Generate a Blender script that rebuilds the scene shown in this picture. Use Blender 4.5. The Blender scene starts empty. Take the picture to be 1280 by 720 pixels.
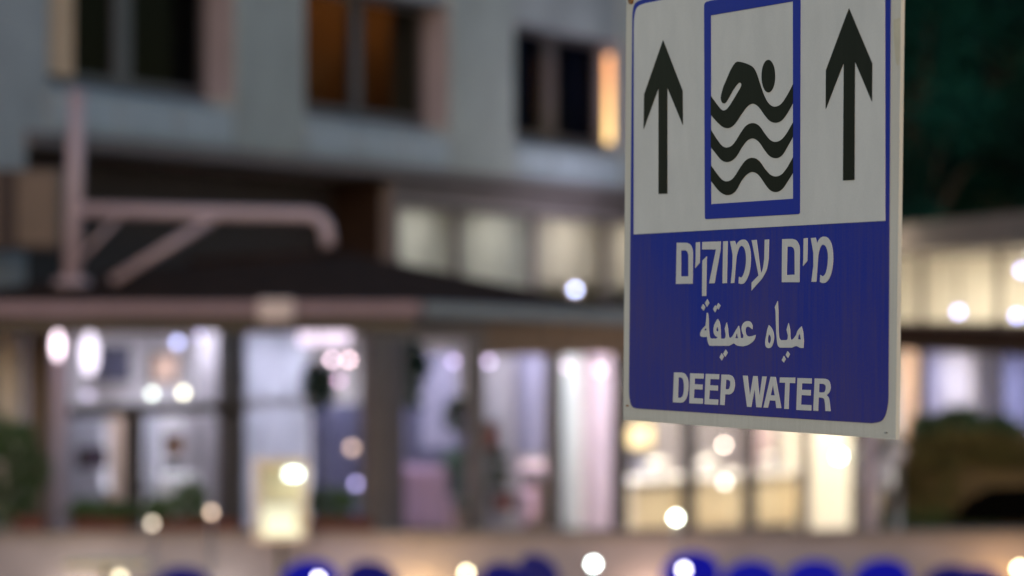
import bpy, bmesh, math, random
from mathutils import Vector, Matrix
random.seed(7)
C = bpy.context.scene.collection
sc = bpy.context.scene
H = 2.4            # eye height of the camera above the paving
F = 4800.0         # focal length in photo pixels (135 mm lens)

# ------------------------------------------------------------------ camera
cam_d = bpy.data.cameras.new('camera'); cam = bpy.data.objects.new('camera', cam_d); C.objects.link(cam)
cam.location = (0, 0, H); cam.rotation_euler = (math.radians(90), 0, 0)
cam_d.lens = 135; cam_d.sensor_width = 36; cam_d.shift_y = 34/1280
cam_d.clip_start = .05; cam_d.clip_end = 3000
cam_d.dof.use_dof = True; cam_d.dof.focus_distance = 2.99
cam_d.dof.aperture_fstop = 7.0; cam_d.dof.aperture_blades = 9; cam_d.dof.aperture_rotation = math.radians(12)
sc.camera = cam
# ------------------------------------------------------------------ dusk sky and a very weak, soft last light
w = bpy.data.worlds.new('World'); sc.world = w; w.use_nodes = True
nt = w.node_tree; bg = nt.nodes['Background']
sky = nt.nodes.new('ShaderNodeTexSky'); sky.sky_type = 'NISHITA'; sky.sun_disc = False
SUN_EL, SUN_ROT = math.radians(8), math.radians(186)
sky.sun_elevation = SUN_EL; sky.sun_rotation = SUN_ROT; sky.altitude = 50
sky.air_density = 1.4; sky.dust_density = 1.5; sky.ozone_density = 3
nt.links.new(sky.outputs[0], bg.inputs[0]); bg.inputs[1].default_value = 0.15
sd = bpy.data.lights.new('sun', 'SUN'); sd.energy = 0.32; sd.angle = math.radians(30); sd.color = (1, .86, .78)
so = bpy.data.objects.new('sun', sd); C.objects.link(so)
dirv = Vector((math.sin(SUN_ROT)*math.cos(SUN_EL), math.cos(SUN_ROT)*math.cos(SUN_EL), math.sin(SUN_EL)))
so.rotation_euler = dirv.to_track_quat('Z', 'Y').to_euler()
vs = sc.view_settings; vs.view_transform = 'Standard'; vs.look = 'None'; vs.exposure = 0.75; vs.gamma = 1
sc.cycles.use_denoising = True; sc.cycles.denoiser = 'OPENIMAGEDENOISE'
sc.cycles.max_bounces = 6; sc.cycles.transparent_max_bounces = 12; sc.cycles.caustics_reflective = False; sc.cycles.caustics_refractive = False
sc.cycles.sample_clamp_indirect = 4.0

# ------------------------------------------------------------------ materials
def new_mat(name):
    m = bpy.data.materials.new(name); m.use_nodes = True
    return m, m.node_tree, m.node_tree.nodes['Principled BSDF']
def mat(name, col, rough=.6, var=.12, scale=6, metal=0, bump=.0, streak=None, spec=.5):
    m, nt, b = new_mat(name)
    b.inputs['Roughness'].default_value = rough; b.inputs['Metallic'].default_value = metal
    b.inputs['Specular IOR Level'].default_value = spec
    tc = nt.nodes.new('ShaderNodeTexCoord'); mp = nt.nodes.new('ShaderNodeMapping')
    nt.links.new(tc.outputs['Object'], mp.inputs[0])
    if streak: mp.inputs['Scale'].default_value = streak
    n = nt.nodes.new('ShaderNodeTexNoise'); n.inputs['Scale'].default_value = scale; n.inputs['Detail'].default_value = 5
    nt.links.new(mp.outputs[0], n.inputs['Vector'])
    r = nt.nodes.new('ShaderNodeValToRGB')
    r.color_ramp.elements[0].position = .3; r.color_ramp.elements[1].position = .7
    lo = [max(0, c*(1-var)) for c in col]; hi = [min(1, c*(1+var)) for c in col]
    r.color_ramp.elements[0].color = (*lo, 1); r.color_ramp.elements[1].color = (*hi, 1)
    nt.links.new(n.outputs['Fac'], r.inputs[0]); nt.links.new(r.outputs[0], b.inputs['Base Color'])
    if bump:
        bp = nt.nodes.new('ShaderNodeBump'); bp.inputs['Strength'].default_value = bump; bp.inputs['Distance'].default_value = .01
        nt.links.new(n.outputs['Fac'], bp.inputs['Height']); nt.links.new(bp.outputs[0], b.inputs['Normal'])
    return m
def emit(name, col, s):
    m, nt, b = new_mat(name)
    b.inputs['Base Color'].default_value = (*[min(1, c) for c in col], 1)
    b.inputs['Emission Color'].default_value = (*col, 1); b.inputs['Emission Strength'].default_value = s
    return m
def glass(name, tint=(.9, .93, .95), refl=.035):
    m, nt, b = new_mat(name); nt.nodes.remove(b)
    t = nt.nodes.new('ShaderNodeBsdfTransparent'); t.inputs[0].default_value = (*tint, 1)
    g = nt.nodes.new('ShaderNodeBsdfGlossy'); g.inputs['Roughness'].default_value = .03
    mx = nt.nodes.new('ShaderNodeMixShader')
    mx.inputs[0].default_value = refl; nt.links.new(t.outputs[0], mx.inputs[1]); nt.links.new(g.outputs[0], mx.inputs[2])
    nt.links.new(mx.outputs[0], nt.nodes['Material Output'].inputs[0])
    return m
M = {}
M['plaster'] = mat('grey plaster', (.265, .29, .34), .85, .22, .9, bump=.2)
M['pier'] = mat('pale plaster', (.275, .305, .335), .85, .10, 2.0, bump=.2)
M['reveal'] = mat('lamp tinted reveal', (.205, .18, .235), .8, .08, 3)  # pinkish lamp light falling on the reveals is put into this base colour
M['sill'] = mat('blue grey zinc sill', (.225, .265, .33), .5, .10, 3)
M['apron'] = mat('pale blue grey apron panel', (.30, .35, .44), .6, .06, 3)
M['frame_dark'] = mat('dark bronze frame', (.09, .075, .09), .45, .1)
M['frame_grey'] = mat('mauve grey window frame', (.055, .05, .065), .5, .1)
M['clad'] = mat('dark brown cladding', (.028, .018, .022), .8, .25, 5, streak=(1, 1, 6))
M['box_brown'] = mat('brown sheet metal', (.085, .06, .06), .6, .2)
M['beam_mauve'] = mat('dusty mauve concrete', (.13, .11, .125), .8, .15)
M['pipe'] = mat('pink lacquered pipe', (.33, .265, .34), .5, .06)
M['fascia'] = mat('pink lit gutter', (.225, .16, .21), .55, .08)  # pink light on the left gutter run is put into its colour
M['fascia_grey'] = mat('unlit grey gutter', (.10, .135, .19), .5, .08)  # same gutter past the corner, its unlit tone put into the colour
M['roof_dark'] = mat('dark roof felt', (.024, .014, .012), .95, .3, 8, bump=.4, spec=.08)
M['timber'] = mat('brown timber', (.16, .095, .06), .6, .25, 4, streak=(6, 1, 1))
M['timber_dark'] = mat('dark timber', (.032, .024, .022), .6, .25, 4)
M['col_brown'] = mat('taupe column', (.15, .12, .115), .7, .1)
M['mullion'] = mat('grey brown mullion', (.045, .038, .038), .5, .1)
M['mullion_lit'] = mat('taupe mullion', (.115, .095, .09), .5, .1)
M['wall_low'] = mat('mauve beige render', (.235, .205, .24), .8, .12, 3, bump=.3)
M['coping'] = mat('stone coping', (.18, .145, .145), .7, .12, 5)
M['paving'] = mat('stone paving', (.30, .27, .25), .7, .15, 1.5, bump=.2)
M['room_white'] = mat('white room wall', (.72, .70, .76), .8, .08, 2)
M['room_cream'] = mat('cream room wall', (.74, .69, .60), .8, .08, 2)
M['room_grey'] = mat('grey room wall', (.40, .38, .43), .8, .1, 2)
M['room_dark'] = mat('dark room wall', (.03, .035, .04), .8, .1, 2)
M['floor_in'] = mat('interior tiles', (.25, .22, .22), .4, .15, 2)
M['curt_white'] = mat('white sheer curtain', (.50, .50, .59), .8, .04, 3)
M['curt_lav'] = mat('lavender curtain', (.31, .29, .40), .8, .1, 3)
M['curt_mauve'] = mat('mauve curtain', (.36, .33, .36), .8, .1, 3)
M['curt_pink'] = mat('pale pink curtain', (.86, .68, .76), .8, .05, 3)
M['curt_mint'] = mat('pale mint curtain', (.70, .73, .70), .8, .05, 3)
M['curt_blind_a'] = M['blind_grey'] = mat('pale grey blind', (.58, .57, .52), .8, .05, 3)
M['curt_blind_b'] = M['blind_cream'] = mat('cream blind', (.68, .60, .50), .8, .05, 3)
M['curt_blue'] = mat('slate blue curtain', (.13, .13, .22), .8, .1, 3)
M['curt_tan'] = mat('rust brown curtain', (.17, .07, .022), .9, .2, 3)
M['curt_peach'] = mat('peach curtain', (.70, .52, .42), .8, .08, 3)
M['tan'] = mat('tan shutter', (.62, .43, .31), .7, .06)
M['navy'] = mat('navy fabric', (.03, .035, .10), .8, .1)
M['pinkfab'] = mat('pink upholstery', (.50, .30, .46), .8, .1)
M['redfab'] = mat('red upholstery', (.45, .12, .10), .8, .1)
M['cloth'] = mat('white tablecloth', (.78, .76, .78), .8, .04)
M['cream'] = mat('cream counter', (.85, .70, .46), .6, .06)
M['blackplastic'] = mat('black plastic', (.02, .02, .022), .4, .1)
M['purple'] = mat('deep purple picture', (.09, .05, .13), .6, .2)
M['terracotta'] = mat('terracotta planter', (.095, .022, .016), .7, .2, 8, bump=.3)
M['soil'] = mat('dark soil', (.03, .022, .018), .95, .3, 20, bump=.6)
M['leaf'] = mat('green leaf', (.035, .075, .025), .6, .35, 3)
M['leaf_olive'] = mat('olive leaf', (.075, .07, .025), .6, .4, 3)
M['leaf_mint'] = mat('fresh leaf', (.05, .11, .075), .6, .3, 3)
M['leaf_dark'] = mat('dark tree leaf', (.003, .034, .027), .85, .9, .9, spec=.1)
M['bark'] = mat('bark', (.022, .018, .015), .9, .3, 10, bump=.6)
M['bluechair'] = mat('royal blue plastic', (.005, .007, .60), .45, .06, spec=.35)
M['navychair'] = mat('navy blue plastic', (.010, .010, .24), .5, .08, spec=.2)
M['steel'] = mat('brushed steel', (.35, .34, .36), .35, .1, metal=.8)
M['galv'] = mat('galvanised steel', (.30, .31, .32), .45, .12, 9, metal=.7)
M['hull'] = mat('brown earth bank', (.085, .06, .03), .9, .25, 4, bump=.5)
M['glass'] = glass('clear pane'); M['glass_dark'] = glass('smoked pane', (.45, .5, .54), .008)
M['light_panel'] = emit('ceiling panel light', (.95, .91, 1.0), 16.5)
M['light_warm'] = emit('warm ceiling panel light', (1.0, .84, .60), 32)
def sheer(m, amount=.55):       # thin cloth that lets light through
    nt = m.node_tree; b = nt.nodes['Principled BSDF']; col = b.inputs['Base Color'].links[0].from_socket
    t = nt.nodes.new('ShaderNodeBsdfTranslucent'); nt.links.new(col, t.inputs[0])
    mx = nt.nodes.new('ShaderNodeMixShader'); mx.inputs[0].default_value = amount
    nt.links.new(b.outputs[0], mx.inputs[1]); nt.links.new(t.outputs[0], mx.inputs[2]); nt.links.new(mx.outputs[0], nt.nodes['Material Output'].inputs[0])
for k_ in list(M):
    if k_.startswith('curt_'): sheer(M[k_])
# ------------------------------------------------------------------ mesh helpers
class MB:
    def __init__(s): s.b = bmesh.new()
    def face(s, pts):
        try: return s.b.faces.new([s.b.verts.new(p) for p in pts])
        except ValueError: return None
    def hexa(s, p):          # 8 points: bottom 4 ccw, top 4
        v = [s.b.verts.new(q) for q in p]
        for f in ((3,2,1,0),(4,5,6,7),(0,1,5,4),(1,2,6,5),(2,3,7,6),(3,0,4,7)): s.b.faces.new([v[i] for i in f])
        return s
    def box(s, c, d, mx=None):
        x, y, z = c; a, b, e = d[0]/2, d[1]/2, d[2]/2
        p = [Vector((x+i*a, y+j*b, z+k*e)) for k in (-1, 1) for i, j in ((-1,-1),(1,-1),(1,1),(-1,1))]
        if mx: p = [mx @ q for q in p]
        return s.hexa(p)
    def prism(s, poly, ax0, ax1):   # poly of Vectors, offset vectors
        n = len(poly); A = [s.b.verts.new(p+ax0) for p in poly]; B = [s.b.verts.new(p+ax1) for p in poly]
        s.b.faces.new(A); s.b.faces.new(B[::-1])
        for i in range(n): s.b.faces.new((A[i], B[i], B[(i+1) % n], A[(i+1) % n]))
        return s
    def tube(s, pts, r, n=12, r2=None):
        pts = [Vector(p) for p in pts]; rings = []
        up = Vector((0, 0, 1)); N = len(pts)
        for i, p in enumerate(pts):
            t = (pts[min(i+1, N-1)] - pts[max(i-1, 0)]).normalized()
            a = t.cross(up)
            if a.length < .05: a = t.cross(Vector((1, 0, 0)))
            a.normalize(); b = t.cross(a)
            rr = r if r2 is None else r + (r2-r)*i/(N-1)
            rings.append([s.b.verts.new(p + rr*(math.cos(k*math.tau/n)*a + math.sin(k*math.tau/n)*b)) for k in range(n)])
        for q in range(N-1):
            for k in range(n):
                f = s.b.faces.new((rings[q][k], rings[q][(k+1) % n], rings[q+1][(k+1) % n], rings[q+1][k])); f.smooth = True
        s.b.faces.new(rings[0][::-1]); s.b.faces.new(rings[-1])
        return s
    def lathe(s, c, prof, n=20):
        c = Vector(c); rings = []
        for r, z in prof: rings.append([s.b.verts.new(c+Vector((r*math.cos(k*math.tau/n), r*math.sin(k*math.tau/n), z))) for k in range(n)])
        for q in range(len(prof)-1):
            for k in range(n):
                f = s.b.faces.new((rings[q][k], rings[q][(k+1) % n], rings[q+1][(k+1) % n], rings[q+1][k])); f.smooth = True
        s.b.faces.new(rings[0][::-1]); s.b.faces.new(rings[-1])
        return s
    def sphere(s, c, r, n=16, sz=1):
        return s.lathe(c, [(max(.0005, r*math.sin(math.pi*i/8)), -r*sz*math.cos(math.pi*i/8)) for i in range(9)], n)
    def leaf(s, p, d, L, W):
        d = d.normalized(); a = d.cross(Vector((random.uniform(-1,1), random.uniform(-1,1), random.uniform(-1,1))))
        if a.length < .05: return
        a.normalize(); nn = d.cross(a)
        v = [s.b.verts.new(q) for q in (p, p+d*L*.5+a*W*.5+nn*W*.1, p+d*L, p+d*L*.5-a*W*.5+nn*W*.1)]
        s.b.faces.new(v)
def build(name, mb, m, parent=None, bevel=0, kind=None, local=False):
    bmesh.ops.recalc_face_normals(mb.b, faces=mb.b.faces)
    me = bpy.data.meshes.new(name); mb.b.to_mesh(me); mb.b.free()
    me.materials.append(M[m] if isinstance(m, str) else m)
    o = bpy.data.objects.new(name, me); C.objects.link(o)
    if parent:
        o.parent = parent
        if not local: o.matrix_parent_inverse = parent_inv(parent)   # mesh given in world coordinates
    if bevel:
        md = o.modifiers.new('bevel', 'BEVEL'); md.width = bevel; md.segments = 2; md.limit_method = 'ANGLE'
    if kind: o['kind'] = kind
    return o
def parent_inv(p):
    if p.type == 'MESH': return Matrix.Identity(4)
    return (Matrix.Translation(p.location) @ p.rotation_euler.to_matrix().to_4x4()).inverted()
def tag(o, label, cat, group=None):
    o['label'] = label; o['category'] = cat
    if group: o['group'] = group
    return o
def thing(name, label, cat, loc=(0, 0, 0), group=None, rz=0):
    o = bpy.data.objects.new(name, None); C.objects.link(o); o.location = loc; o.rotation_euler = (0, 0, rz)
    o.empty_display_size = .2
    return tag(o, label, cat, group)
def copy_thing(t, loc, rz, label, group):
    r = t.copy(); C.objects.link(r); r.location = loc; r.rotation_euler = (0, 0, rz); r['label'] = label; r['group'] = group
    for ch in list(t.children):
        c = ch.copy(); C.objects.link(c); c.parent = r
        for g in list(ch.children):
            d = g.copy(); C.objects.link(d); d.parent = c
    return r
def P(px, py, D): return Vector(((px-640)/F*D, D, H+(394-py)/F*D))
def X(px, D): return (px-640)/F*D
def Z(py, D): return H+(394-py)/F*D

# ------------------------------------------------------------------ ground
g = MB(); g.face([(-400, -200, 0), (400, -200, 0), (400, 900, 0), (-400, 900, 0)])
build('ground', g, 'paving', kind='structure')
# ------------------------------------------------------------------ wall frames
class Fr:
    def __init__(s, o, a):
        s.o = Vector((o[0], o[1], 0)); s.a = Vector((a[0], a[1], 0)).normalized(); s.n = Vector((s.a.y, -s.a.x, 0))
        s.m = Matrix((( s.a.x, s.n.x, 0, s.o.x), (s.a.y, s.n.y, 0, s.o.y), (0, 0, 1, 0), (0, 0, 0, 1)))
    def pt(s, t, n, z): return s.o + s.a*t + s.n*n + Vector((0, 0, z))
    def t(s, px, n=0):           # where the sight line through photo column px meets the plane at offset n
        k = (px-640)/F; o = s.o + s.n*n
        return (k*o.y - o.x)/(s.a.x - k*s.a.y)
    def D(s, px, n=0): return s.pt(s.t(px, n), n, 0).y
    def box(s, mb, t0, t1, n0, n1, z0, z1):
        return mb.box(((t0+t1)/2, (n0+n1)/2, (z0+z1)/2), (t1-t0, n1-n0, z1-z0), s.m)
A = Fr((-2.9, 30), (.347, .938))
G = Fr((X(80, 28), 28), (X(1075, 36)-X(80, 28), 8))
R = Fr((X(1125, 38), 38), (X(1290, 33)-X(1125, 38), -5))
def curtain(name, fr, t0, t1, n, z0, z1, m, parent=None, waves=None):
    mb = MB(); N = max(8, int((t1-t0)*24)); T = .012; amp = .03
    ph = random.uniform(0, 6)
    pr = None
    for i in range(N+1):
        t = t0+(t1-t0)*i/N; nn = n+amp*math.sin(ph+i*1.25)+amp*.5*math.sin(i*.7)
        cu = (mb.b.verts.new(fr.pt(t, nn, z0)), mb.b.verts.new(fr.pt(t, nn, z1)))
        if pr: f_ = mb.b.faces.new((pr[0], cu[0], cu[1], pr[1])); f_.smooth = True
        pr = cu
    return build(name, mb, m, parent)

# ------------------------------------------------------------------ hotel block, upper left, receding to the right
ht = thing('hotel_building', 'grey rendered hotel block with deep-set windows above the dark pergola roof', 'building', A.pt(0, 0, 0))
ZS, ZB, ZT = H+1.36, H+1.79, H+2.92
wins = [(-1.57, 1.72), (3.17, 6.60), (8.36, 11.67), (13.2, 16.5)]
TE = 18.4
mb = MB()
A.box(mb, -9, TE, -.30, 0, ZT, H+5.2)
edges = [-9] + [e for wn in wins for e in wn] + [TE]
for i in range(0, len(edges), 2): A.box(mb, edges[i], edges[i+1], -.30, 0, ZS, ZT)
A.box(mb, -9, -1.92, -.30, -.004, 0, ZS)
A.box(mb, TE-.3, TE, -6, -.302, 0, H+5.2)
build('wall', mb, 'plaster', ht)
for t in (-8.9, 2.45, 7.5, 12.4, TE-.5):
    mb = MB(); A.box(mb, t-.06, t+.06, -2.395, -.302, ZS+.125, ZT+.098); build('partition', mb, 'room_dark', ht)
for i in (2, 4, 6):
    mb = MB(); A.box(mb, edges[i]+.02, edges[i+1]-.02, .002, .03, ZS+.02, H+5.2); build('pilaster', mb, 'pier', ht)
mb = MB(); A.box(mb, -1.92, TE-.31, -.95, -.302, ZS-.14, ZS-.002); build('soffit_slab', mb, 'beam_mauve', ht)
mb = MB(); A.box(mb, -1.90, TE-.31, -.30, .035, ZS-.10, ZS-.004); build('eave_edge', mb, 'beam_mauve', ht)
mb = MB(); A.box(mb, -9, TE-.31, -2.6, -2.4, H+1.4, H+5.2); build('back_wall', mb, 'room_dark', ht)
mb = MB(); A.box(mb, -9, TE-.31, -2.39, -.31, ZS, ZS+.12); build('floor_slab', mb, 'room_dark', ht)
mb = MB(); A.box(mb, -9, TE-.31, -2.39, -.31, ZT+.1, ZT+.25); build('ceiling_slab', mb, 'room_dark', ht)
mb = MB(); A.box(mb, -1.9, 5.25, -.75, -.62, H+.05, ZS-.15); clad = build('cladding', mb, 'clad', ht)
mb = MB()
for k in range(8): A.box(mb, -1.9, 5.25, -.62, -.60, H+.10+k*.15, H+.10+k*.15+.135)
for f in (0,):
    o = build('board_lines', mb, 'clad', clad); o['kind'] = 'stuff'
def window(par, t0, t1, z0, z1, n, mull, fm='frame_grey', pane='glass_dark', fr=A, fw=.07):
    mb = MB()
    fr.box(mb, t0, t1, n-.03, n+.03, z0, z0+fw); fr.box(mb, t0, t1, n-.03, n+.03, z1-fw, z1)
    fr.box(mb, t0, t0+fw, n-.031, n+.031, z0+fw, z1-fw); fr.box(mb, t1-fw, t1, n-.031, n+.031, z0+fw, z1-fw)
    wn = build('window', mb, fm, par)
    for m0, mw in mull:
        mb = MB(); fr.box(mb, m0-mw/2, m0+mw/2, n-.035, n+.035, z0+fw, z1-fw); build('mullion', mb, fm, wn)
    xs = [t0+fw] + [q for m0, mw in mull for q in (m0-mw/2, m0+mw/2)] + [t1-fw]
    for i in range(0, len(xs), 2):
        mb = MB(); fr.box(mb, xs[i], xs[i+1], n-.006, n+.006, z0+fw, z1-fw); build('pane', mb, pane, wn)
    return wn
mulls = [[(A.t(149, -.27), .30)], [(A.t(442, -.27), .20)], [(A.t(684, -.27), .34)], [(14.9, .3)]]
for (t0, t1), ml in zip(wins, mulls):
    window(ht, t0+.002, t1-.002, ZB, ZT, -.27, ml)
    mb = MB(); mb.prism([A.pt(t0+.002, -.30, ZB-.004), A.pt(t0+.002, -.30, ZS+.002), A.pt(t0+.002, .022, ZS+.002), A.pt(t0+.002, .022, ZB-.10)], Vector((0, 0, 0)), A.a*(t1-t0-.004))
    build('sill', mb, 'sill', ht)
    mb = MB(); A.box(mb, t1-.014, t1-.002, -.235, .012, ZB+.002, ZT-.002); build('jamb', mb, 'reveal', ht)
for (t0, t1) in wins:      # pale apron panels under each window, three to a window
    wd = (t1-t0-.24)/3
    for k in range(3):
        mb = MB(); A.box(mb, t0+.06+k*(wd+.06), t0+.06+k*(wd+.06)+wd, .023, .040, ZS+.05, ZB-.13); build('apron_panel', mb, 'apron', ht, .004)
# curtains behind the upper windows
def acurt(px0, px1, n, m, label):
    c = curtain('curtain', A, A.t(px0, n), A.t(px1, n), n, ZB+.02, ZT+.05, m); tag(c, label, 'curtain', 'curtains behind the upper hotel windows')
acurt(372, 432, -.42, 'curt_tan', 'rust brown curtain behind the left pane of the middle hotel window')
acurt(452, 492, -.42, 'curt_tan', 'narrow rust brown curtain behind the right pane of the middle hotel window')
mb = MB(); A.box(mb, A.t(60, -.2), A.t(90, -.2), -.22, -.19, ZB+.03, ZT-.02)
cl2 = thing('ceiling_light', 'unseen added amber fill light behind the rust brown curtains of the middle window', 'ceiling light', A.pt(4.9, -1.3, ZT), 'ceiling lights')  # unseen light added to brighten the rust brown curtains
M['amber'] = emit('amber fill light', (1, .6, .30), 9)
mb2 = MB(); A.box(mb2, 3.3, 6.5, -1.1, -.6, ZT+.06, ZT+.09); build('diffuser', mb2, 'amber', cl2)
sh = thing('window_shutter', 'tan shutter leaf at the left edge of the leftmost upper window', 'shutter', A.pt(-1.4, -.2, ZB))
build('shutter_leaf', mb, 'tan', sh)
for k in range(9):
    mb = MB(); A.box(mb, A.t(60, -.2)+.04, A.t(90, -.2)-.04, -.189, -.175, ZB+.08+k*.115, ZB+.15+k*.115); build('slat', mb, 'tan', sh)
acurt(640, 668, -.42, 'navy', 'navy blue curtain behind the left pane of the right-hand upper window')
acurt(704, 738, -.42, 'navy', 'navy blue curtain behind the right pane of the right-hand upper window')
# upright lit tube lamp on the far jamb of the third window
tl = thing('tube_lamp', 'tall glowing orange tube lamp beside the right-hand upper window', 'wall lamp', P(752, 180, 40))
D0 = A.D(752, .05)
a = P(752, 66, D0)+A.n*.08; b_ = P(752, 182, D0)+A.n*.08
mb = MB(); mb.tube([a, (a+b_)/2, b_], .032, 14)
m_t, nt_, bb = new_mat('glowing amber tube'); bb.inputs['Base Color'].default_value = (.8, .5, .3, 1)
tc = nt_.nodes.new('ShaderNodeTexCoord'); sx = nt_.nodes.new('ShaderNodeSeparateXYZ'); mr = nt_.nodes.new('ShaderNodeMapRange'); cr = nt_.nodes.new('ShaderNodeValToRGB')
nt_.links.new(tc.outputs['Generated'], sx.inputs[0]); nt_.links.new(sx.outputs[2], cr.inputs[0])
cr.color_ramp.elements[0].color = (1, .66, .22, 1); cr.color_ramp.elements[1].color = (.82, .34, .12, 1)
cr.color_ramp.elements[0].position = .15; cr.color_ramp.elements[1].position = .75
nt_.links.new(cr.outputs[0], bb.inputs['Emission Color']); bb.inputs['Emission Strength'].default_value = 1.55
build('tube', mb, m_t, tl)
for q in (a, b_):
    mb = MB(); mb.tube([q-Vector((0, 0, .03)), q+Vector((0, 0, .03))], .038, 14); build('end_cap', mb, 'steel', tl)
mb = MB(); mb.tube([b_+Vector((0, 0, .1)), b_+Vector((0, 0, .1))-A.n*.09], .02, 8); build('bracket', mb, 'steel', tl)
# upper lit storey behind the canopy
up = thing('upper_gallery', 'lit glazed gallery with cream blinds between the hotel soffit and the canopy', 'gallery', A.pt(5.3, 0, 0))
mb = MB(); A.box(mb, 5.27, 5.42, -.82, -.14, H+.3, ZS-.142); build('side_wall', mb, 'roof_dark', up)  # darker than the cladding: shade painted onto this sun-facing side
mb = MB(); A.box(mb, 5.30, 5.44, -.138, -.02, H+.3, ZS-.14); build('corner_post', mb, 'beam_mauve', up)
mb = MB(); A.box(mb, 5.45, TE-.32, -.32, -.10, H+1.0, ZS-.145); build('head_beam', mb, 'beam_mauve', up)
mb = MB(); A.box(mb, 5.27, TE-.32, -.26, -.12, H-.1, H+.12); build('base_beam', mb, 'beam_mauve', up)
tm = [5.45, 7.36, 9.53, 11.8, 14.0, 16.1, TE-.4]
for i, t in enumerate(tm[1:-1]):
    mb = MB(); A.box(mb, t-.09, t+.09, -.215, -.19, H+.12, H+1.0); build('mullion', mb, 'beam_mauve', up)
for i in range(len(tm)-1):
    mb = MB(); A.box(mb, tm[i]+.10, tm[i+1]-.10, -.21, -.20, H+.12, H+1.0); build('pane', mb, 'glass', up)
mb = MB(); A.box(mb, 5.3, TE-.35, -2.5, -2.4, H-.1, H+1.2); build('back_wall', mb, 'room_cream', up)
mb = MB(); A.box(mb, 5.3, TE-.35, -2.39, -.33, H+1.1, H+1.19); build('ceiling', mb, 'room_cream', up)
mb = MB(); A.box(mb, 5.3, TE-.35, -2.39, -.27, H+.04, H+.08); build('floor', mb, 'floor_in', up)
mb = MB(); A.box(mb, 5.12, 5.2, -2.5, -.77, H-.1, H+1.2); build('end_wall', mb, 'room_grey', up)
for i in range(len(tm)-1):
    t0, t1 = tm[i]-.02, tm[i+1]+.02
    c = curtain('blind', A, t0, t1, -.26, H+.30 if i != 2 else H+.34, H+1.05, ['blind_grey', 'blind_grey', 'blind_cream', 'blind_cream', 'blind_grey', 'blind_grey'][i])
    tag(c, ['pale grey blind in the first gallery bay right of the mauve corner post', 'pale grey blind in the second lit gallery bay', 'cream blind in the gallery bay left of the sign edge',
            'cream blind in the gallery bay beside the sign edge', 'pale blind in the gallery bay behind the sign pictogram', 'pale blind in the last gallery bay behind the sign'][i], 'blind', 'blinds in the lit gallery')
def ceiling_light(fr, t, n, z, warm, label, w_=.9, d_=.5):
    th = thing('ceiling_light', label, 'ceiling light', fr.pt(t, n, z), 'ceiling lights')
    mb = MB(); fr.box(mb, t-w_/2, t+w_/2, n-d_/2, n+d_/2, z-.02, z-.005); build('diffuser', mb, warm, th)
    mb = MB()
    fr.box(mb, t-w_/2-.03, t+w_/2+.03, n-d_/2-.03, n-d_/2-.001, z-.025, z); fr.box(mb, t-w_/2-.03, t+w_/2+.03, n+d_/2+.001, n+d_/2+.03, z-.025, z)
    fr.box(mb, t-w_/2-.03, t-w_/2-.001, n-d_/2, n+d_/2, z-.025, z); fr.box(mb, t+w_/2+.001, t+w_/2+.03, n-d_/2, n+d_/2, z-.025, z)
    build('frame', mb, 'steel', th)
M['gallery_light'] = emit('gallery panel light', (1.0, .92, .82), 5.6)
M['wing_light'] = emit('wing panel light', (1.0, .90, .74), 15)
for i, t in enumerate((6.4, 8.5, 10.7, 12.9, 15.1)):
    ceiling_light(A, t, -.75, H+1.095, 'gallery_light', 'flat ceiling light over gallery bay %s' % ['nearest the mauve post', 'right of the first mullion', 'left of the sign', 'at the sign edge', 'behind the sign'][i])
# left grey building details
bx = thing('awning_box', 'brown boxed awning housing on the grey wall at the left edge', 'awning box', P(20, 310, 27.5))
mb = MB(); mb.box(P(25, 262, 27.4), (.62, .5, .56)); build('housing', mb, 'box_brown', bx, .02)
mb = MB(); mb.box(P(7, 262, 27.1)+Vector((0, 0, 0)), (.13, .04, .57)); build('end_plate', mb, 'clad', bx, .005)
mb = MB(); mb.box(P(25, 310, 27.4), (.64, .53, .04)); build('bottom_rail', mb, 'clad', bx, .005)

# ------------------------------------------------------------------ restaurant pavilion
rs = thing('restaurant_pavilion', 'glass-fronted restaurant pavilion lit from inside under the dark roof', 'restaurant', G.pt(0, 0, 0))
TG = G.t(1078); ZC = H-.05; GB = .32
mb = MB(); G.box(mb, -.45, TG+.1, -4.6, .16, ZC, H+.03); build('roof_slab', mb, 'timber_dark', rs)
mb = MB(); G.box(mb, -.45, TG+.1, -4.5, .10, .01, GB-.02); build('floor_plinth', mb, 'floor_in', rs)
tb = G.t(800, -4.4)
mb = MB(); G.box(mb, -.45, tb, -4.6, -4.45, GB-.02, ZC-.002); build('back_wall', mb, 'room_white', rs)
mb = MB(); G.box(mb, tb, TG+.1, -4.6, -4.45, GB-.02, ZC-.002); build('back_wall', mb, 'room_grey', rs)
mb = MB(); G.box(mb, -.45, -.33, -4.44, -.1, GB-.02, ZC-.002); build('end_wall', mb, 'room_white', rs)
mb = MB(); G.box(mb, TG-.02, TG+.1, -4.44, -.1, GB-.02, ZC-.002); build('end_wall', mb, 'room_cream', rs)
def zy(y, px, n=0): return Z(y, G.D(px, n))
# head beams (deeper towards the right)
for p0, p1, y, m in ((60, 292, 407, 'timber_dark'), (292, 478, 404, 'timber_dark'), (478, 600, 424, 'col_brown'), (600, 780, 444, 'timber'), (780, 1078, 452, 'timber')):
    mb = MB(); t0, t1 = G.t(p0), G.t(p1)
    G.box(mb, t0+.001, t1-.001, -.07, .07, zy(y, (p0+p1)/2), ZC-.003); build('head_beam', mb, m, rs)
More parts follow.
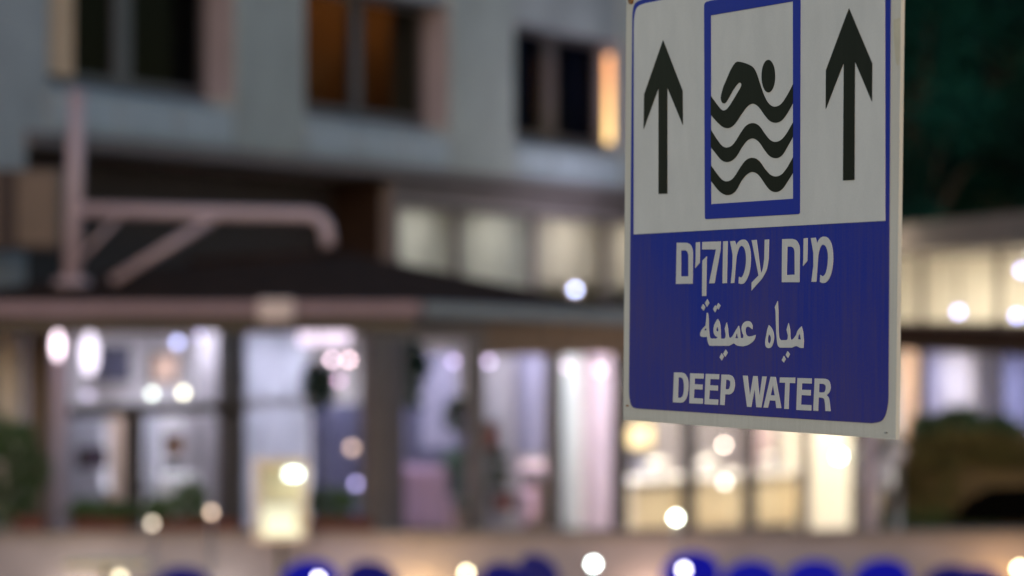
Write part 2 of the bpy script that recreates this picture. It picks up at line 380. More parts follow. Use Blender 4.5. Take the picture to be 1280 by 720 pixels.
# (photo column, width px, material, top y, depth)
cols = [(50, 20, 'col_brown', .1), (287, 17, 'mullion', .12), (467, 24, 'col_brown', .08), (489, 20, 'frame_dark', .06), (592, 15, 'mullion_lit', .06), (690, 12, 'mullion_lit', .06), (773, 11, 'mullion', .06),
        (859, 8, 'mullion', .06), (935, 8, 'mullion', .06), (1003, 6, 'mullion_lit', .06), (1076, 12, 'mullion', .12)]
edge = []
for px, wd, m, dp in cols:
    t0, t1 = G.t(px-wd/2), G.t(px+wd/2)
    mb = MB(); G.box(mb, t0, t1, -dp/2, dp/2+.03, GB, H-.04 - (.0 if px < 480 else .005)); build('column' if wd > 20 else 'mullion', mb, m, rs)
    edge += [t0, t1]
for i in range(1, len(edge)-1, 2):
    t0, t1 = edge[i], edge[i+1]
    if t1-t0 < .05: continue
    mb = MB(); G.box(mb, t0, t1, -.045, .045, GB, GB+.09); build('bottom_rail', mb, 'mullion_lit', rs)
    splits = [(GB+.09, H-.06)]
    if i == 1:
        zt = zy(512, 180); splits = [(GB+.09, zt-.045), (zt+.045, H-.06)]
        mb = MB(); G.box(mb, t0, t1, -.05, .05, zt-.045, zt+.045); build('transom', mb, 'mullion', rs)
        tm_ = G.t(167)
        mb = MB(); G.box(mb, tm_-.055, tm_+.055, -.05, .05, GB+.09, zt-.046); build('mullion', mb, 'mullion', rs)
        for q0, q1 in ((t0, tm_-.055), (tm_+.055, t1)):
            mb = MB(); G.box(mb, q0, q1, -.006, .006, *splits[0]); build('pane', mb, 'glass', rs)
        splits = splits[1:]
    if i == 3:
        zt = zy(503, 340)
        mb = MB(); G.box(mb, t0, G.t(388), -.03, .03, zt-.03, zt+.03); build('transom', mb, 'room_grey', rs)
    for z0, z1 in splits:
        mb = MB(); G.box(mb, t0, t1, -.006, .006, z0, z1); build('pane', mb, 'glass', rs)
names = ['far left by the brown column', 'above the two tall left panes', 'behind the white curtain', 'behind the wide taupe column', 'above the lavender curtain', 'above the pink armchair', 'above the pale pink curtain']
for i, px in enumerate((130, 240, 350, 440, 540, 640, 730)):
    ceiling_light(G, G.t(px, -.9), -.9, ZC-.001, 'light_panel', 'flat white ceiling light in the restaurant ' + names[i], .7, .5)
names = ['left end of the buffet', 'middle of the buffet', 'right end of the buffet']
for i, px in enumerate((830, 930, 1030)):
    ceiling_light(G, G.t(px, -.45), -.45, ZC-.001, 'light_warm', 'flat warm ceiling light above the ' + names[i], 1.1, .4)
for i, px in enumerate((300, 560, 860)):
    ceiling_light(G, G.t(px, -3), -3, ZC-.001, 'light_panel', 'flat ceiling light deep in the restaurant, %s of the room' % ['left part', 'middle', 'right part'][i], .9, .6)

# curtains and panels behind the glass
def gcurt(px0, px1, y0, y1, n, m, label, cat='curtain', name='curtain'):
    t0, t1 = G.t(px0, n), G.t(px1, n); pm = (px0+px1)/2
    c = curtain(name, G, t0, t1, n, max(GB+.01, Z(y1, G.D(pm, n))), min(ZC-.03, Z(y0, G.D(pm, n))), m); tag(c, label, cat, 'curtains behind the restaurant glass'); return c
gcurt(297, 386, 390, 700, -.35, 'curt_white', 'broad bright white curtain left of the wide taupe column')
gcurt(386, 452, 505, 700, -.75, 'curt_blue', 'slate blue curtain just left of the wide taupe column')
gcurt(525, 572, 440, 560, -.4, 'curt_lav', 'lavender curtain right of the dark column')
gcurt(504, 590, 505, 612, -.9, 'curt_blue', 'slate blue half curtain right of the dark column')
gcurt(602, 645, 440, 700, -.5, 'curt_mauve', 'grey mauve curtain left in the bay with the red chair')
gcurt(640, 680, 420, 570, -.45, 'curt_lav', 'lilac curtain beside the taupe mullion left of the sign')
gcurt(699, 730, 430, 700, -.35, 'curt_mint', 'pale mint curtain in the last bay left of the sign')
gcurt(728, 766, 430, 700, -.30, 'curt_pink', 'pale pink curtain next to the sign edge')
gcurt(786, 852, 430, 700, -1.2, 'curt_mauve', 'grey mauve curtain seen below the sign left corner')
gcurt(866, 930, 430, 600, -1.2, 'curt_mauve', 'mauve grey curtain above the buffet behind the sign')
gcurt(940, 972, 430, 592, -1.0, 'curt_pink', 'pink curtain just below the middle of the sign bottom edge')
gcurt(972, 996, 430, 580, -.9, 'curt_blue', 'dark blue curtain next to the pink one below the sign')
gcurt(1008, 1070, 430, 600, -1.1, 'curt_mauve', 'mauve curtain below the right half of the sign')
gcurt(240, 280, 400, 505, -.6, 'curt_mauve', 'mauve curtain above the transom at the third left mullion')
gcurt(135, 160, 520, 700, -.5, 'curt_peach', 'peach curtain in the lower far left pane')
gcurt(82, 130, 515, 700, -.9, 'curt_white', 'white curtain in the lower far left pane')
gcurt(178, 200, 520, 620, -.5, 'curt_white', 'narrow white curtain in the lower second pane')
gcurt(232, 276, 520, 700, -.7, 'curt_mauve', 'pale mauve curtain at the right of the lower second pane')
# pictures on the wall behind
def picture(px, py, n, wpx, hpx, m, label):
    t = G.t(px, n); D = G.D(px, n); z = Z(py, D); hw = wpx/2*D/F/.63; hh = hpx/2*D/F
    th = thing('wall_picture', label, 'picture', G.pt(t, n, z-hh), 'framed pictures in the restaurant')
    mb = MB(); G.box(mb, t-hw+.02, t+hw-.02, n-.02, n, z-hh+.02, z+hh-.02); build('canvas', mb, m, th)
    mb = MB()
    G.box(mb, t-hw, t+hw, n-.03, n+.01, z-hh, z-hh+.0199); G.box(mb, t-hw, t+hw, n-.03, n+.01, z+hh-.0199, z+hh)
    G.box(mb, t-hw, t-hw+.0199, n-.03, n+.01, z-hh+.02, z+hh-.02); G.box(mb, t+hw-.0199, t+hw, n-.03, n+.01, z-hh+.02, z+hh-.02)
    build('frame', mb, 'blackplastic', th)
picture(116, 572, -.8, 30, 26, 'purple', 'small dark purple picture behind the far left lower pane')
picture(222, 586, -.8, 30, 20, 'blackplastic', 'small black picture behind the second lower pane')
picture(610, 545, -.42, 26, 36, 'redfab', 'small red picture behind the mauve curtained bay')
picture(800, 545, -1.1, 36, 34, 'cream', 'yellow picture behind the glass at the sign lower left corner')
picture(630, 627, -.4, 26, 22, 'redfab', 'low rust red picture panel beside the green plant')
# lamps
def lamp(px, py, D, r, col, s, kind, label, sz=1, group='glowing lamps'):
    c = P(px, py, D)
    if sz < 1.5:
        r *= .45; disc = 2.2 if s >= 50 else 1.25 if s >= 45 or kind == 'post' and s >= 30 else .85 if s > 11 else .62 if s > 4.6 else .34
        s = disc/1.68*(1+(28/(2*r*F/D))**2)
    else: s *= .22
    m = emit('lamp glow', col, s)
    if kind == 'pendant':
        th = thing('pendant_lamp', label, 'pendant lamp', c, group)
        mb = MB(); mb.sphere(c, r, 16, sz); build('globe', mb, m, th)
        top = min(ZC, c.z+.9) if c.z < ZC-.1 else c.z+.3
        mb = MB(); mb.tube([c+Vector((0, 0, r*sz*.98)), (c.x, c.y, top)], .006, 6); build('cord', mb, 'blackplastic', th)
    elif kind == 'post':
        th = thing('garden_lamp', label, 'garden lamp', (c.x, c.y, 0), group)
        mb = MB(); mb.sphere(c, r, 16, sz); build('globe', mb, m, th)
        mb = MB(); mb.tube([(c.x, c.y, 0), (c.x, c.y, c.z-r*sz*.97)], .009, 10); build('post', mb, 'steel', th)
        mb = MB(); mb.lathe((c.x, c.y, 0), [(.07, 0), (.07, .015), (.03, .03)]); build('base', mb, 'steel', th)
    elif kind == 'wall':
        th = thing('wall_lamp', label, 'wall lamp', c, group)
        mb = MB(); mb.sphere(c, r, 16, sz); build('globe', mb, m, th)
        mb = MB(); mb.tube([c+Vector((0, r*.9, 0)), c+Vector((0, r+.10, 0))], .015, 8); build('arm', mb, 'steel', th)
        mb = MB(); mb.box(c+Vector((0, r+.12, 0)), (.09, .04, .09)); build('wall_plate', mb, 'steel', th, .005)
    return th
lamp(229, 491, G.D(229, -.5), .040, (1, .90, .62), 15, 'pendant', 'cream pendant globe just above the left transom')
lamp(190, 492, G.D(190, -1.5), .045, (.85, .9, .75), 6, 'pendant', 'dim greenish pendant globe left of the brighter cream one')
lamp(415, 450, G.D(415, -.5), .040, (1, .68, .78), 17, 'pendant', 'leftmost pink globe of the cluster beside the taupe column')
lamp(436, 450, G.D(436, -.6), .038, (1, .62, .66), 12, 'pendant', 'middle pink globe of the cluster beside the taupe column')
lamp(455, 457, G.D(455, -.4), .040, (1, .58, .55), 9, 'pendant', 'rightmost and lowest pink globe of the cluster beside the taupe column')
lamp(424, 476, G.D(424, -.6), .045, (.9, .55, .75), 3.4, 'pendant', 'dim mauve globe hanging below the pink cluster')
lamp(440, 560, G.D(440, -.4), .07, (1, .66, .50), 3.0, 'pendant', 'soft peach globe left of the taupe column at mid height')
lamp(445, 605, G.D(445, -.5), .055, (.62, .52, .95), 3.0, 'pendant', 'dim lavender globe below the peach one')
lamp(567, 452, G.D(567, -.3), .050, (.80, .58, .92), 3.6, 'pendant', 'lilac globe left of the first taupe mullion')
lamp(611, 452, G.D(611, -.4), .050, (.85, .62, .92), 4.2, 'pendant', 'lilac globe right of the first taupe mullion')
lamp(517, 437, G.D(517, -.4), .050, (.75, .58, .68), 2.2, 'pendant', 'dim mauve globe high beside the dark column')
lamp(709, 458, G.D(709, -.3), .055, (1, .70, .85), 4.5, 'pendant', 'pink globe above the pale mint curtain')
lamp(750, 462, G.D(750, -.25), .055, (1, .72, .78), 4.5, 'pendant', 'pink globe above the pale pink curtain')
lamp(222, 428, G.D(222, -.6), .060, (.60, .60, 1), 6, 'pendant', 'blue tinted globe under the roof edge at the left')
lamp(248, 420, G.D(248, -.6), .055, (.60, .52, .85), 3.2, 'pendant', 'dim violet globe right of the blue tinted one')
lamp(72, 432, 25.85, .030, (1, .80, .93), 13, 'wall', 'upright pink white lamp fixed to the pink post at the left', 3)
lamp(112, 442, G.D(112, -.3), .060, (1, .84, .97), 8, 'pendant', 'long bright pink white lamp left under the roof edge', 2.6)
lamp(119, 410, G.D(119, -.3), .06, (1, .66, .70), 5, 'pendant', 'salmon pink lamp tight under the roof edge at the left')
lamp(110, 494, G.D(110, -.4), .09, (.85, .72, .95), 2.6, 'pendant', 'wide lilac lamp above the left transom', .6)
lamp(905, 556, G.D(905, -.5), .042, (1, .76, .62), 12, 'pendant', 'peach globe just below the sign bottom edge')
lamp(1049, 570, G.D(1049, -.1), .050, (.95, 1, .86), 55, 'pendant', 'dazzling white globe below the sign lower right corner')
lamp(1010, 562, G.D(1010, -.5), .045, (.55, .52, .62), 3.0, 'pendant', 'very dim grey globe left of the dazzling white one')
lamp(906, 603, G.D(906, -.6), .06, (1, .88, .78), 6, 'pendant', 'soft white globe over the lit buffet')
lamp(719, 362, 30.5, .044, (.58, .68, 1.15), 40, 'wall', 'bright blue-white lamp in front of the gallery left of the sign')
lamp(845, 647, 23.4, .040, (.93, 1, .86), 60, 'post', 'dazzling white garden lamp below the sign left half')
lamp(742, 705, 23.2, .041, (.90, 1, .95), 60, 'post', 'dazzling white garden lamp at the bottom left of the sign')
lamp(583, 716, 23.2, .041, (1, .85, .50), 34, 'post', 'warm yellow garden lamp among the blue chairs')
lamp(1274, 711, 23.2, .045, (1, .88, .50), 55, 'post', 'warm garden lamp at the bottom right edge')
lamp(855, 712, 21.8, .034, (.88, .84, 1), 45, 'post', 'violet-white garden lamp in front of a royal blue chair')
lamp(398, 724, 21.5, .034, (.86, .80, 1), 45, 'post', 'violet-white garden lamp before the bright blue chair at the left')

for px, py, col, s_, lab in ((105, 738, (1, .86, .62), 26, 'cream wall washer at the foot of the low wall, far left'), (525, 738, (1, .66, .25), 42, 'amber wall washer at the foot of the low wall below the taupe column'),
                       (815, 742, (1, .68, .42), 34, 'peach wall washer at the foot of the low wall below the sign'), (1262, 735, (1, .56, .16), 42, 'orange wall washer at the foot of the low wall, right edge'),
                       (270, 745, (1, .9, .7), 16, 'pale wall washer at the foot of the low wall, left of the display cabinet'), (430, 745, (1, .8, .85), 14, 'pinkish wall washer below the red planter')):
    c = P(px, py+26, 23.84); th = thing('wall_washer', lab, 'floor lamp', (c.x, c.y, 0), 'lamps washing the low wall')
    mb = MB(); mb.sphere(c, .055, 16, .7); build('globe', mb, emit('wall washer glow', col, s_*2.2), th)
    mb = MB(); mb.tube([(c.x, c.y, 0), (c.x, c.y, c.z-.035)], .025, 10); build('post', mb, 'steel', th)
    mb = MB(); mb.lathe((c.x, c.y, 0), [(.08, 0), (.08, .015), (.03, .03)]); build('base', mb, 'steel', th)
# long light fixture behind the glass right of the white curtain
ll = thing('linear_light', 'long pink-white ceiling strip light right of the white curtain', 'strip light', P(408, 420, 29))
D0 = G.D(408, -.3); M['strip'] = emit('pink white strip', (1, .78, .92), 1.25)
mb = MB(); t0, t1 = G.t(378, -.3), G.t(438, -.3); G.box(mb, t0, t1, -.36, -.30, Z(430, D0), Z(414, D0)); build('diffuser', mb, 'strip', ll, .01)
mb = MB(); G.box(mb, t0, t1, -.365, -.295, Z(413.8, D0), Z(411, D0)); build('housing', mb, 'steel', ll)
# ------------------------------------------------------------------ dark hipped pergola roof
pg = thing('pergola_roof', 'dark hipped pergola roof with a pink lit gutter, pipe frame standing on it', 'pergola', (X(300, 26), 26, 0))
ye = Z(388, 26)
xL, xC, xR = X(-160, 26), X(527, 26), X(800, 25.2)
# roof: ridge, eaves
e0 = Vector((xL, 26, ye+.04)); e1 = Vector((xC, 26, ye+.04)); b0 = Vector((xL, 29.2, ye+.12)); b1 = Vector((X(700, 28), 28.6, ye+.05))
r0 = P(235, 330, 27.4); r1 = P(440, 317, 27.6); e2 = Vector((X(790, 25.7), 25.7, ye+.0))
def slab(mb, pts, th=.05):
    mb.prism([Vector(p) for p in pts], Vector((0, 0, 0)), Vector((0, 0, -th)))
mb = MB(); slab(mb, [e0, e1, r1, r0]); build('roof_slope', mb, 'roof_dark', pg)
mb = MB(); slab(mb, [e1+Vector((.004, 0, 0)), e2, r1+Vector((.004, 0, 0))]); build('roof_slope', mb, 'roof_dark', pg)
mb = MB(); slab(mb, [e2+Vector((0, .01, .004)), b1+Vector((0, 0, .004)), r1+Vector((0, .01, .004))]); build('roof_slope', mb, 'roof_dark', pg)
mb = MB(); slab(mb, [e0+Vector((0, .01, .004)), r0+Vector((0, .01, .004)), b0]); build('roof_slope', mb, 'roof_dark', pg)
mb = MB(); mb.tube([P(235, 328, 27.4), P(440, 315, 27.6)], .03, 8); build('ridge_cap', mb, 'roof_dark', pg)
mb = MB(); mb.prism([Vector((xL, 25.90, ye-.035)), Vector((xL, 26.02, ye-.035)), Vector((xL, 26.02, ye+.055)), Vector((xL, 25.88, ye+.055))], Vector((0, 0, 0)), Vector((xC-xL, 0, 0)))
build('gutter', mb, 'fascia', pg, .01)
ca = Vector((xC+.01, 25.95, 0)); cb = Vector((X(800, 25.5), 25.5, 0))
def beam2(mb, a, b, z0, z1, hz, wd):
    d = (b-a).normalized(); n = Vector((d.y, -d.x, 0))*wd
    mb.hexa([Vector((a.x, a.y, z0))+n*0, Vector((b.x, b.y, z1)), Vector((b.x, b.y, z1))-n, Vector((a.x, a.y, z0))-n,
             Vector((a.x, a.y, z0+hz)), Vector((b.x, b.y, z1+hz)), Vector((b.x, b.y, z1+hz))-n, Vector((a.x, a.y, z0+hz))-n])
mb = MB(); beam2(mb, ca, cb, ye-.035, Z(407, 25.5), .09, .10); build('gutter', mb, 'fascia_grey', pg, .01)
mb = MB(); mb.box((X(345, 25.85), 25.86, ye+.0), (.24, .06, .15)); build('junction_box', mb, mat('pale box', (.5, .42, .46), .5), pg, .015)
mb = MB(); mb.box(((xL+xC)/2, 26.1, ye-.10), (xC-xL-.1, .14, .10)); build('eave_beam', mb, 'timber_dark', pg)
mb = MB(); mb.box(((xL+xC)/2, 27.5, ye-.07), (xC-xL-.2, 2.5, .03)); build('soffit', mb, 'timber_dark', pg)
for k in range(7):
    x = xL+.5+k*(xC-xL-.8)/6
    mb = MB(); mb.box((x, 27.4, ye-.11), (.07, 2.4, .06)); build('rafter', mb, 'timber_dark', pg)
mb = MB(); mb.tube([(X(75, 26.05), 26.05, 0), (X(75, 26.05), 26.05, ye-.16)], .062, 16); build('post', mb, 'pipe', pg)
# grey-edged flat canopy continuing to the right
cp = thing('flat_canopy', 'flat canopy with blue-grey edge passing behind the sign towards the right', 'canopy', (X(900, 25), 25, 0))
ca2 = Vector((X(802, 25.5), 25.5, 0)); cb2 = Vector((X(1420, 24), 24, 0))
mb = MB(); beam2(mb, ca2, cb2, Z(412, 25.5), Z(438, 24), .10, .10); build('gutter', mb, 'roof_dark', cp, .01)
mb = MB(); beam2(mb, ca2+Vector((.03, .12, 0)), cb2+Vector((.03, .12, 0)), Z(409, 25.5), Z(430, 24), .03, 1.6); build('deck', mb, 'timber_dark', cp)
mb = MB(); beam2(mb, ca2+Vector((.03, .3, 0)), cb2+Vector((.03, .3, 0)), Z(425, 25.5), Z(450, 24), .12, .12); build('beam', mb, 'timber_dark', cp)
for px in (1088, 1400):
    mb = MB(); D0 = 24.9 if px < 1200 else 24.2; mb.tube([(X(px, D0), D0, 0), (X(px, D0), D0, Z(430, D0))], .045, 14); build('post', mb, 'pipe', cp)
# pink pipe frame
pf = thing('pipe_frame', 'pink pipe mast with a horizontal arm that hooks down at its right end', 'pipe frame', P(93, 352, 26.6))
DP = 26.6
def pp(px, py, D=DP): return P(px, py, D)
mb = MB(); mb.tube([pp(90, 352), pp(96, 118)], .060, 16, .055); build('mast', mb, 'pipe', pf)
mb = MB(); mb.sphere(pp(96, 118), .07, 14, .5); build('cap', mb, 'pipe', pf)
mb = MB(); arm = [pp(96, 262), pp(250, 266), pp(385, 269)]
for k in range(1, 8):
    a_ = math.pi/2*k/7; arm.append(pp(385+24*math.sin(a_), 269+24*(1-math.cos(a_))))
arm.append(pp(411, 308)); mb.tube(arm, .047, 16); build('arm', mb, 'pipe', pf)
mb = MB(); mb.tube([pp(140, 352), pp(268, 272)], .034, 14); build('brace', mb, 'pipe', pf)
mb = MB(); mb.tube([pp(98, 325), pp(148, 272)], .018, 12); build('brace', mb, 'pipe', pf)
mb = MB(); mb.lathe(pp(90, 354), [(.13, -.02), (.13, .02), (.085, .04)]); build('base_flange', mb, 'pipe', pf)

# ------------------------------------------------------------------ low wall with planters
lw = thing('low_wall', 'long low rendered wall with stone coping behind the blue chairs', 'wall', (0, 24, 0))
zt = Z(664, 24)
mb = MB(); mb.box((.3, 24.12, (zt-.05)/2), (9.5, .22, zt-.05)); build('wall_body', mb, 'wall_low', lw)
x = -4.45
while x < 5.0:
    mb = MB(); mb.box((x+.345, 24.12, zt-.022), (.685, .30, .045)); build('coping_stone', mb, 'coping', lw, .006); x += .695
def foliage(name, c, r, n, L, m, parent, flat=.8, up=.3):
    mb = MB()
    for i in range(n):
        v = Vector((random.gauss(0, 1), random.gauss(0, 1), random.gauss(0, 1))).normalized()*random.uniform(.25, 1)**.5
        k = 1+.25*math.sin(v.x*5+c[0]*3)*math.cos(v.z*6)
        p = Vector(c)+Vector((v.x*r[0]*k, v.y*r[1]*k, v.z*r[2]*k))
        d = v+Vector((random.uniform(-.7, .7), random.uniform(-.7, .7), random.uniform(-.5, .7)+up))
        mb.leaf(p, d, L*random.uniform(.6, 1.3), L*.45)
    o = build(name, mb, m, parent)
    return o
def planter(px0, px1, ytop, label, plants, D=24.1, yb=664):
    x0, x1 = X(px0, D), X(px1, D); z0, z1 = Z(yb, D)+.004, Z(ytop, D)
    th = thing('planter_box', label, 'planter', ((x0+x1)/2, D, z0), 'planters on the low wall')
    mb = MB(); mb.prism([Vector((x0, D-.09, z0)), Vector((x0, D+.09, z0)), Vector((x0, D+.11, z1)), Vector((x0, D-.11, z1))], Vector((0, 0, 0)), Vector((x1-x0, 0, 0))); b = build('trough', mb, 'terracotta', th, .008)
    mb = MB(); mb.box(((x0+x1)/2, D, z1+.006), (x1-x0-.03, .18, .012)); build('soil', mb, 'soil', th)
    for px, py, rx, rz, lab in plants:
        cx = X(px, D); cz = max(Z(py, D), z1+rz*.6)
        t2 = thing('potted_plant', lab, 'plant', (cx, D, z1), 'plants in the wall planters')
        foliage('leaves', (cx, D, cz), (rx, .10, rz), 260, .07, 'leaf', t2)
        mb = MB()
        for q in range(5): mb.tube([(cx+random.uniform(-.02, .02), D, z1-.0), (cx+random.uniform(-rx*.6, rx*.6), D+random.uniform(-.05, .05), cz)], .006, 5, .003)
        build('stems', mb, 'bark', t2)
planter(92, 165, 648, 'dark red planter at the left end of the low wall', [(108, 641, .10, .04, 'low dark green plant in the leftmost red planter'), (150, 643, .09, .035, 'small green plant near the first low mullion')])
planter(214, 300, 649, 'dark red planter below the third left mullion', [(238, 632, .085, .11, 'upright green plant left of the white curtain')])
planter(386, 468, 648, 'dark red planter left of the taupe column', [(412, 630, .14, .065, 'dark green bushy plant left of the taupe column')])
planter(184, 212, 650, 'small dark red planter between two longer ones', [(198, 640, .05, .05, 'small green plant in the short red planter')])
planter(20, 58, 645, 'dark red planter at the far left behind the pink post', [])
lamp(264, 640, 23.93, .042, (1, .74, .56), 4, 'post', 'dim peach globe lamp before the red planter')
lamp(190, 654, 23.93, .045, (.9, .78, .62), 2.6, 'post', 'very dim beige globe lamp beside the small planter')
# big bush far left
bs = thing('bush', 'dark green bush at the left edge below the grey wall', 'bush', (X(12, 24.8), 24.8, 0))
foliage('leaves', P(8, 590, 24.8), (.22, .2, .34), 1500, .07, 'leaf', bs)
mb = MB()
for q in range(7): mb.tube([(X(10, 24.8)+random.uniform(-.05, .05), 24.8, 0), P(10+random.uniform(-30, 30), 560+random.uniform(-20, 40), 24.8)], .014, 6, .005)
build('stems', mb, 'bark', bs)
# lit display cabinet standing on the wall
cb_ = thing('display_cabinet', 'glowing cream glass display cabinet with a bright bulb on the low wall', 'cabinet', P(350, 678, 23.75))
x0, x1 = X(322, 23.75), X(381, 23.75); z0, z1 = Z(672, 23.75), Z(576, 23.75); y0, y1 = 23.62, 23.88
for (xa, ya) in ((x0, y0), (x1, y0), (x0, y1), (x1, y1)):
    mb = MB(); mb.box((xa, ya, (z0+z1)/2), (.02, .02, z1-z0)); build('corner_post', mb, 'steel', cb_)
for nme, zz, dz in (('base', z0, .03), ('top', z1, .02)):
    mb = MB(); mb.box(((x0+x1)/2, 23.75, zz), (x1-x0+.03, .30, dz)); build(nme, mb, 'steel', cb_)
mb = MB(); mb.box(((x0+x1)/2, 23.75, z0+.20), (x1-x0-.03, .22, .012)); build('shelf', mb, 'cloth', cb_)
mb = MB(); mb.box(((x0+x1)/2, y1, (z0+z1)/2), (x1-x0-.03, .008, z1-z0-.04)); build('back_panel', mb, 'cream', cb_)
mb = MB(); mb.box(((x0+x1)/2, y0, (z0+z1)/2), (x1-x0-.03, .006, z1-z0-.04)); build('pane', mb, 'glass', cb_)
for xa in (x0, x1):
    mb = MB(); mb.box((xa, 23.75, (z0+z1)/2), (.006, .22, z1-z0-.04)); build('pane', mb, 'glass', cb_)
mb = MB(); mb.box(((x0+x1)/2, 23.75, 0+z0/2-.01), (.04, .04, z0-.02)); build('leg', mb, 'mullion', cb_)
M['cab_glow'] = emit('cream light tray', (1, .94, .70), .48)
mb = MB(); mb.box(((x0+x1)/2+.005, 23.75, z0+.03), (x1-x0-.06, .2, .02)); build('light_tray', mb, 'cab_glow', cb_)
mb = MB(); mb.box(((x0+x1)/2-.01, 23.76, z0+.115), (x1-x0-.08, .12, .15)); build('lit_sign_box', mb, 'cab_glow', cb_, .01)
mb = MB(); mb.tube([P(367, 589, 23.72), P(367, 596, 23.72)], .040, 16); build('bulb', mb, emit('green-white bulb', (.90, 1, .82), 9), cb_)

# ------------------------------------------------------------------ chairs
def chair(mname, label, cat='chair'):
    t = thing('pool_chair', label, cat, (0, 0, 0), 'blue pool chairs in front of the low wall')
    m = M[mname]
    # backrest: rounded slab, slightly curved and tilted back; chair faces +Y (towards the wall), back towards the viewer
    mb = MB(); W, Z0, Z1 = .175, .40, 1.0; N = 14; prof = []
    for i in range(N+1):
        a_ = math.pi*i/N; prof.append((W*math.cos(a_)*1.0, Z1-.13+.13*math.sin(a_)))
    poly = [(W, Z0)] + prof + [(-W, Z0)]
    n = len(poly)
    def bp(x, z, o): return (x, -.20-(z-Z0)*.22+o-.35*(W*W-x*x)*1.2, z)
    A_ = [mb.b.verts.new(bp(x, z, .0)) for x, z in poly]; B_ = [mb.b.verts.new(bp(x, z, .028)) for x, z in poly]
    # strips between left and right halves keep the slab curved
    for S, fl in ((A_, 0), (B_, 1)):
        for i in range(n//2-1 if n % 2 == 0 else n//2):
            q = [S[i], S[i+1], S[n-2-i], S[n-1-i]]
            q = list(dict.fromkeys(q))
            if len(q) > 2: mb.b.faces.new(q if fl else q[::-1])
    for i in range(n): mb.b.faces.new((A_[i], A_[(i+1) % n], B_[(i+1) % n], B_[i]))
    build('backrest', mb, m, t, .006, local=True)
    mb = MB(); mb.box((0, .0, .42), (.40, .44, .035)); build('seat', mb, m, t, .015, local=True)
    for sx_ in (-1, 1):
        for sy in (-1, 1):
            mb = MB(); mb.tube([(sx_*.16, sy*.17, .41), (sx_*.20, sy*.22, 0)], .02, 8, .014); build('leg', mb, m, t, local=True)
        mb = MB(); mb.tube([(sx_*.19, -.26, .60), (sx_*.215, -.10, .635), (sx_*.215, .14, .63), (sx_*.20, .17, .42)], .017, 8); build('armrest', mb, m, t, local=True)
    return t
ch = [('bluechair', 372, 700, 22.2, .3, 'royal blue chair below the glowing display cabinet'),
      ('navychair', 220, 708, 22.6, .2, 'dim navy chair at the bottom left below the red planters'),
      ('navychair', 497, 702, 22.4, -.5, 'navy chair turned sideways below the taupe column'),
      ('navychair', 612, 709, 22.4, .2, 'navy chair right of the warm yellow garden lamp'),
      ('navychair', 668, 704, 22.6, -.6, 'narrow navy chair turned away left of the white garden lamp'),
      ('navychair', 722, 694, 22.8, -.9, 'navy chair just left of the white garden lamp at the bottom'),
      ('bluechair', 849, 690, 22.3, .2, 'royal blue chair behind the violet-white garden lamp'),
      ('bluechair', 918, 701, 22.4, .25, 'royal blue chair right of the violet-white garden lamp'),
      ('bluechair', 1003, 700, 22.4, .15, 'royal blue chair left of the pink canopy post'),
      ('bluechair', 1084, 699, 22.4, .2, 'royal blue chair at the foot of the pink canopy post'),
      ('navychair', 1158, 706, 22.6, .35, 'navy chair below the brown hedge bank'),
      ('navychair', 1224, 709, 22.8, -.15, 'navy chair left of the warm lamp at the right edge')]
proto = {}
for m_, px, py, D0, rz, lab in ch:
    D0 = 6720/(py-5-394)
    
    if m_ not in proto:
        t = proto[m_] = chair(m_, lab); t.location = (X(px, D0), D0, 0); t.rotation_euler = (0, 0, rz)
    else: t = copy_thing(proto[m_], (X(px, D0), D0, 0), rz, lab, 'blue pool chairs in front of the low wall')
# ------------------------------------------------------------------ pale tables with lit tops
def table(px, py, D0, label, m='cloth', r=.30):
    z = Z(py, D0); th = thing('round_table', label, 'table', (X(px, D0), D0, 0), 'round tables before the low wall')
    c = (X(px, D0), D0, 0)
    mb = MB(); mb.lathe(c, [(r*.97, z-.03), (r, z-.02), (r, z-.006), (r*.985, z)], 28); build('tabletop', mb, m, th)
    mb = MB(); mb.lathe(c, [(.035, .03), (.03, z-.03)], 14); build('pedestal', mb, 'steel', th)
    mb = MB(); mb.lathe(c, [(.22, 0), (.22, .015), (.04, .035)], 20); build('foot', mb, 'steel', th)
table(132, 703, 23.0, 'cream round table top at the bottom left, lit by a warm lamp', 'cream', .26)
lamp(150, 722, 22.6, .05, (1, .86, .58), 5, 'post', 'warm lamp at the bottom left beside the cream table')

# ------------------------------------------------------------------ interior furniture
def chair2(px, D0, m, label, s=1.0, rz=0):
    t = thing('armchair', label, 'armchair', (X(px, D0), D0, GB-.02), 'armchairs in the restaurant')
    t.rotation_euler = (0, 0, rz)
    mb = MB(); mb.box((0, 0, .34), (.56*s, .52, .16)); build('seat', mb, m, t, .04, local=True)
    mb = MB(); mb.box((0, -.24, .62), (.60*s, .10, .50)); build('backrest', mb, m, t, .05, local=True)
    for q in (-1, 1):
        mb = MB(); mb.box((q*.30*s, .0, .46), (.08, .50, .28)); build('armrest', mb, m, t, .03, local=True)
        for r_ in (-1, 1):
            mb = MB(); mb.tube([(q*.24*s, r_*.2, .27), (q*.26*s, r_*.22, 0)], .02, 8); build('leg', mb, 'timber_dark', t, local=True)
chair2(524, G.D(524, -.35), 'pinkfab', 'pink armchair behind the glass right of the dark column', .8)
chair2(200, G.D(200, -1.0), 'cloth', 'white armchair behind the second lower pane', .9, .3)
chair2(625, G.D(625, -.9), 'pinkfab', 'mauve pink armchair in the bay left of the sign', .8, -.2)
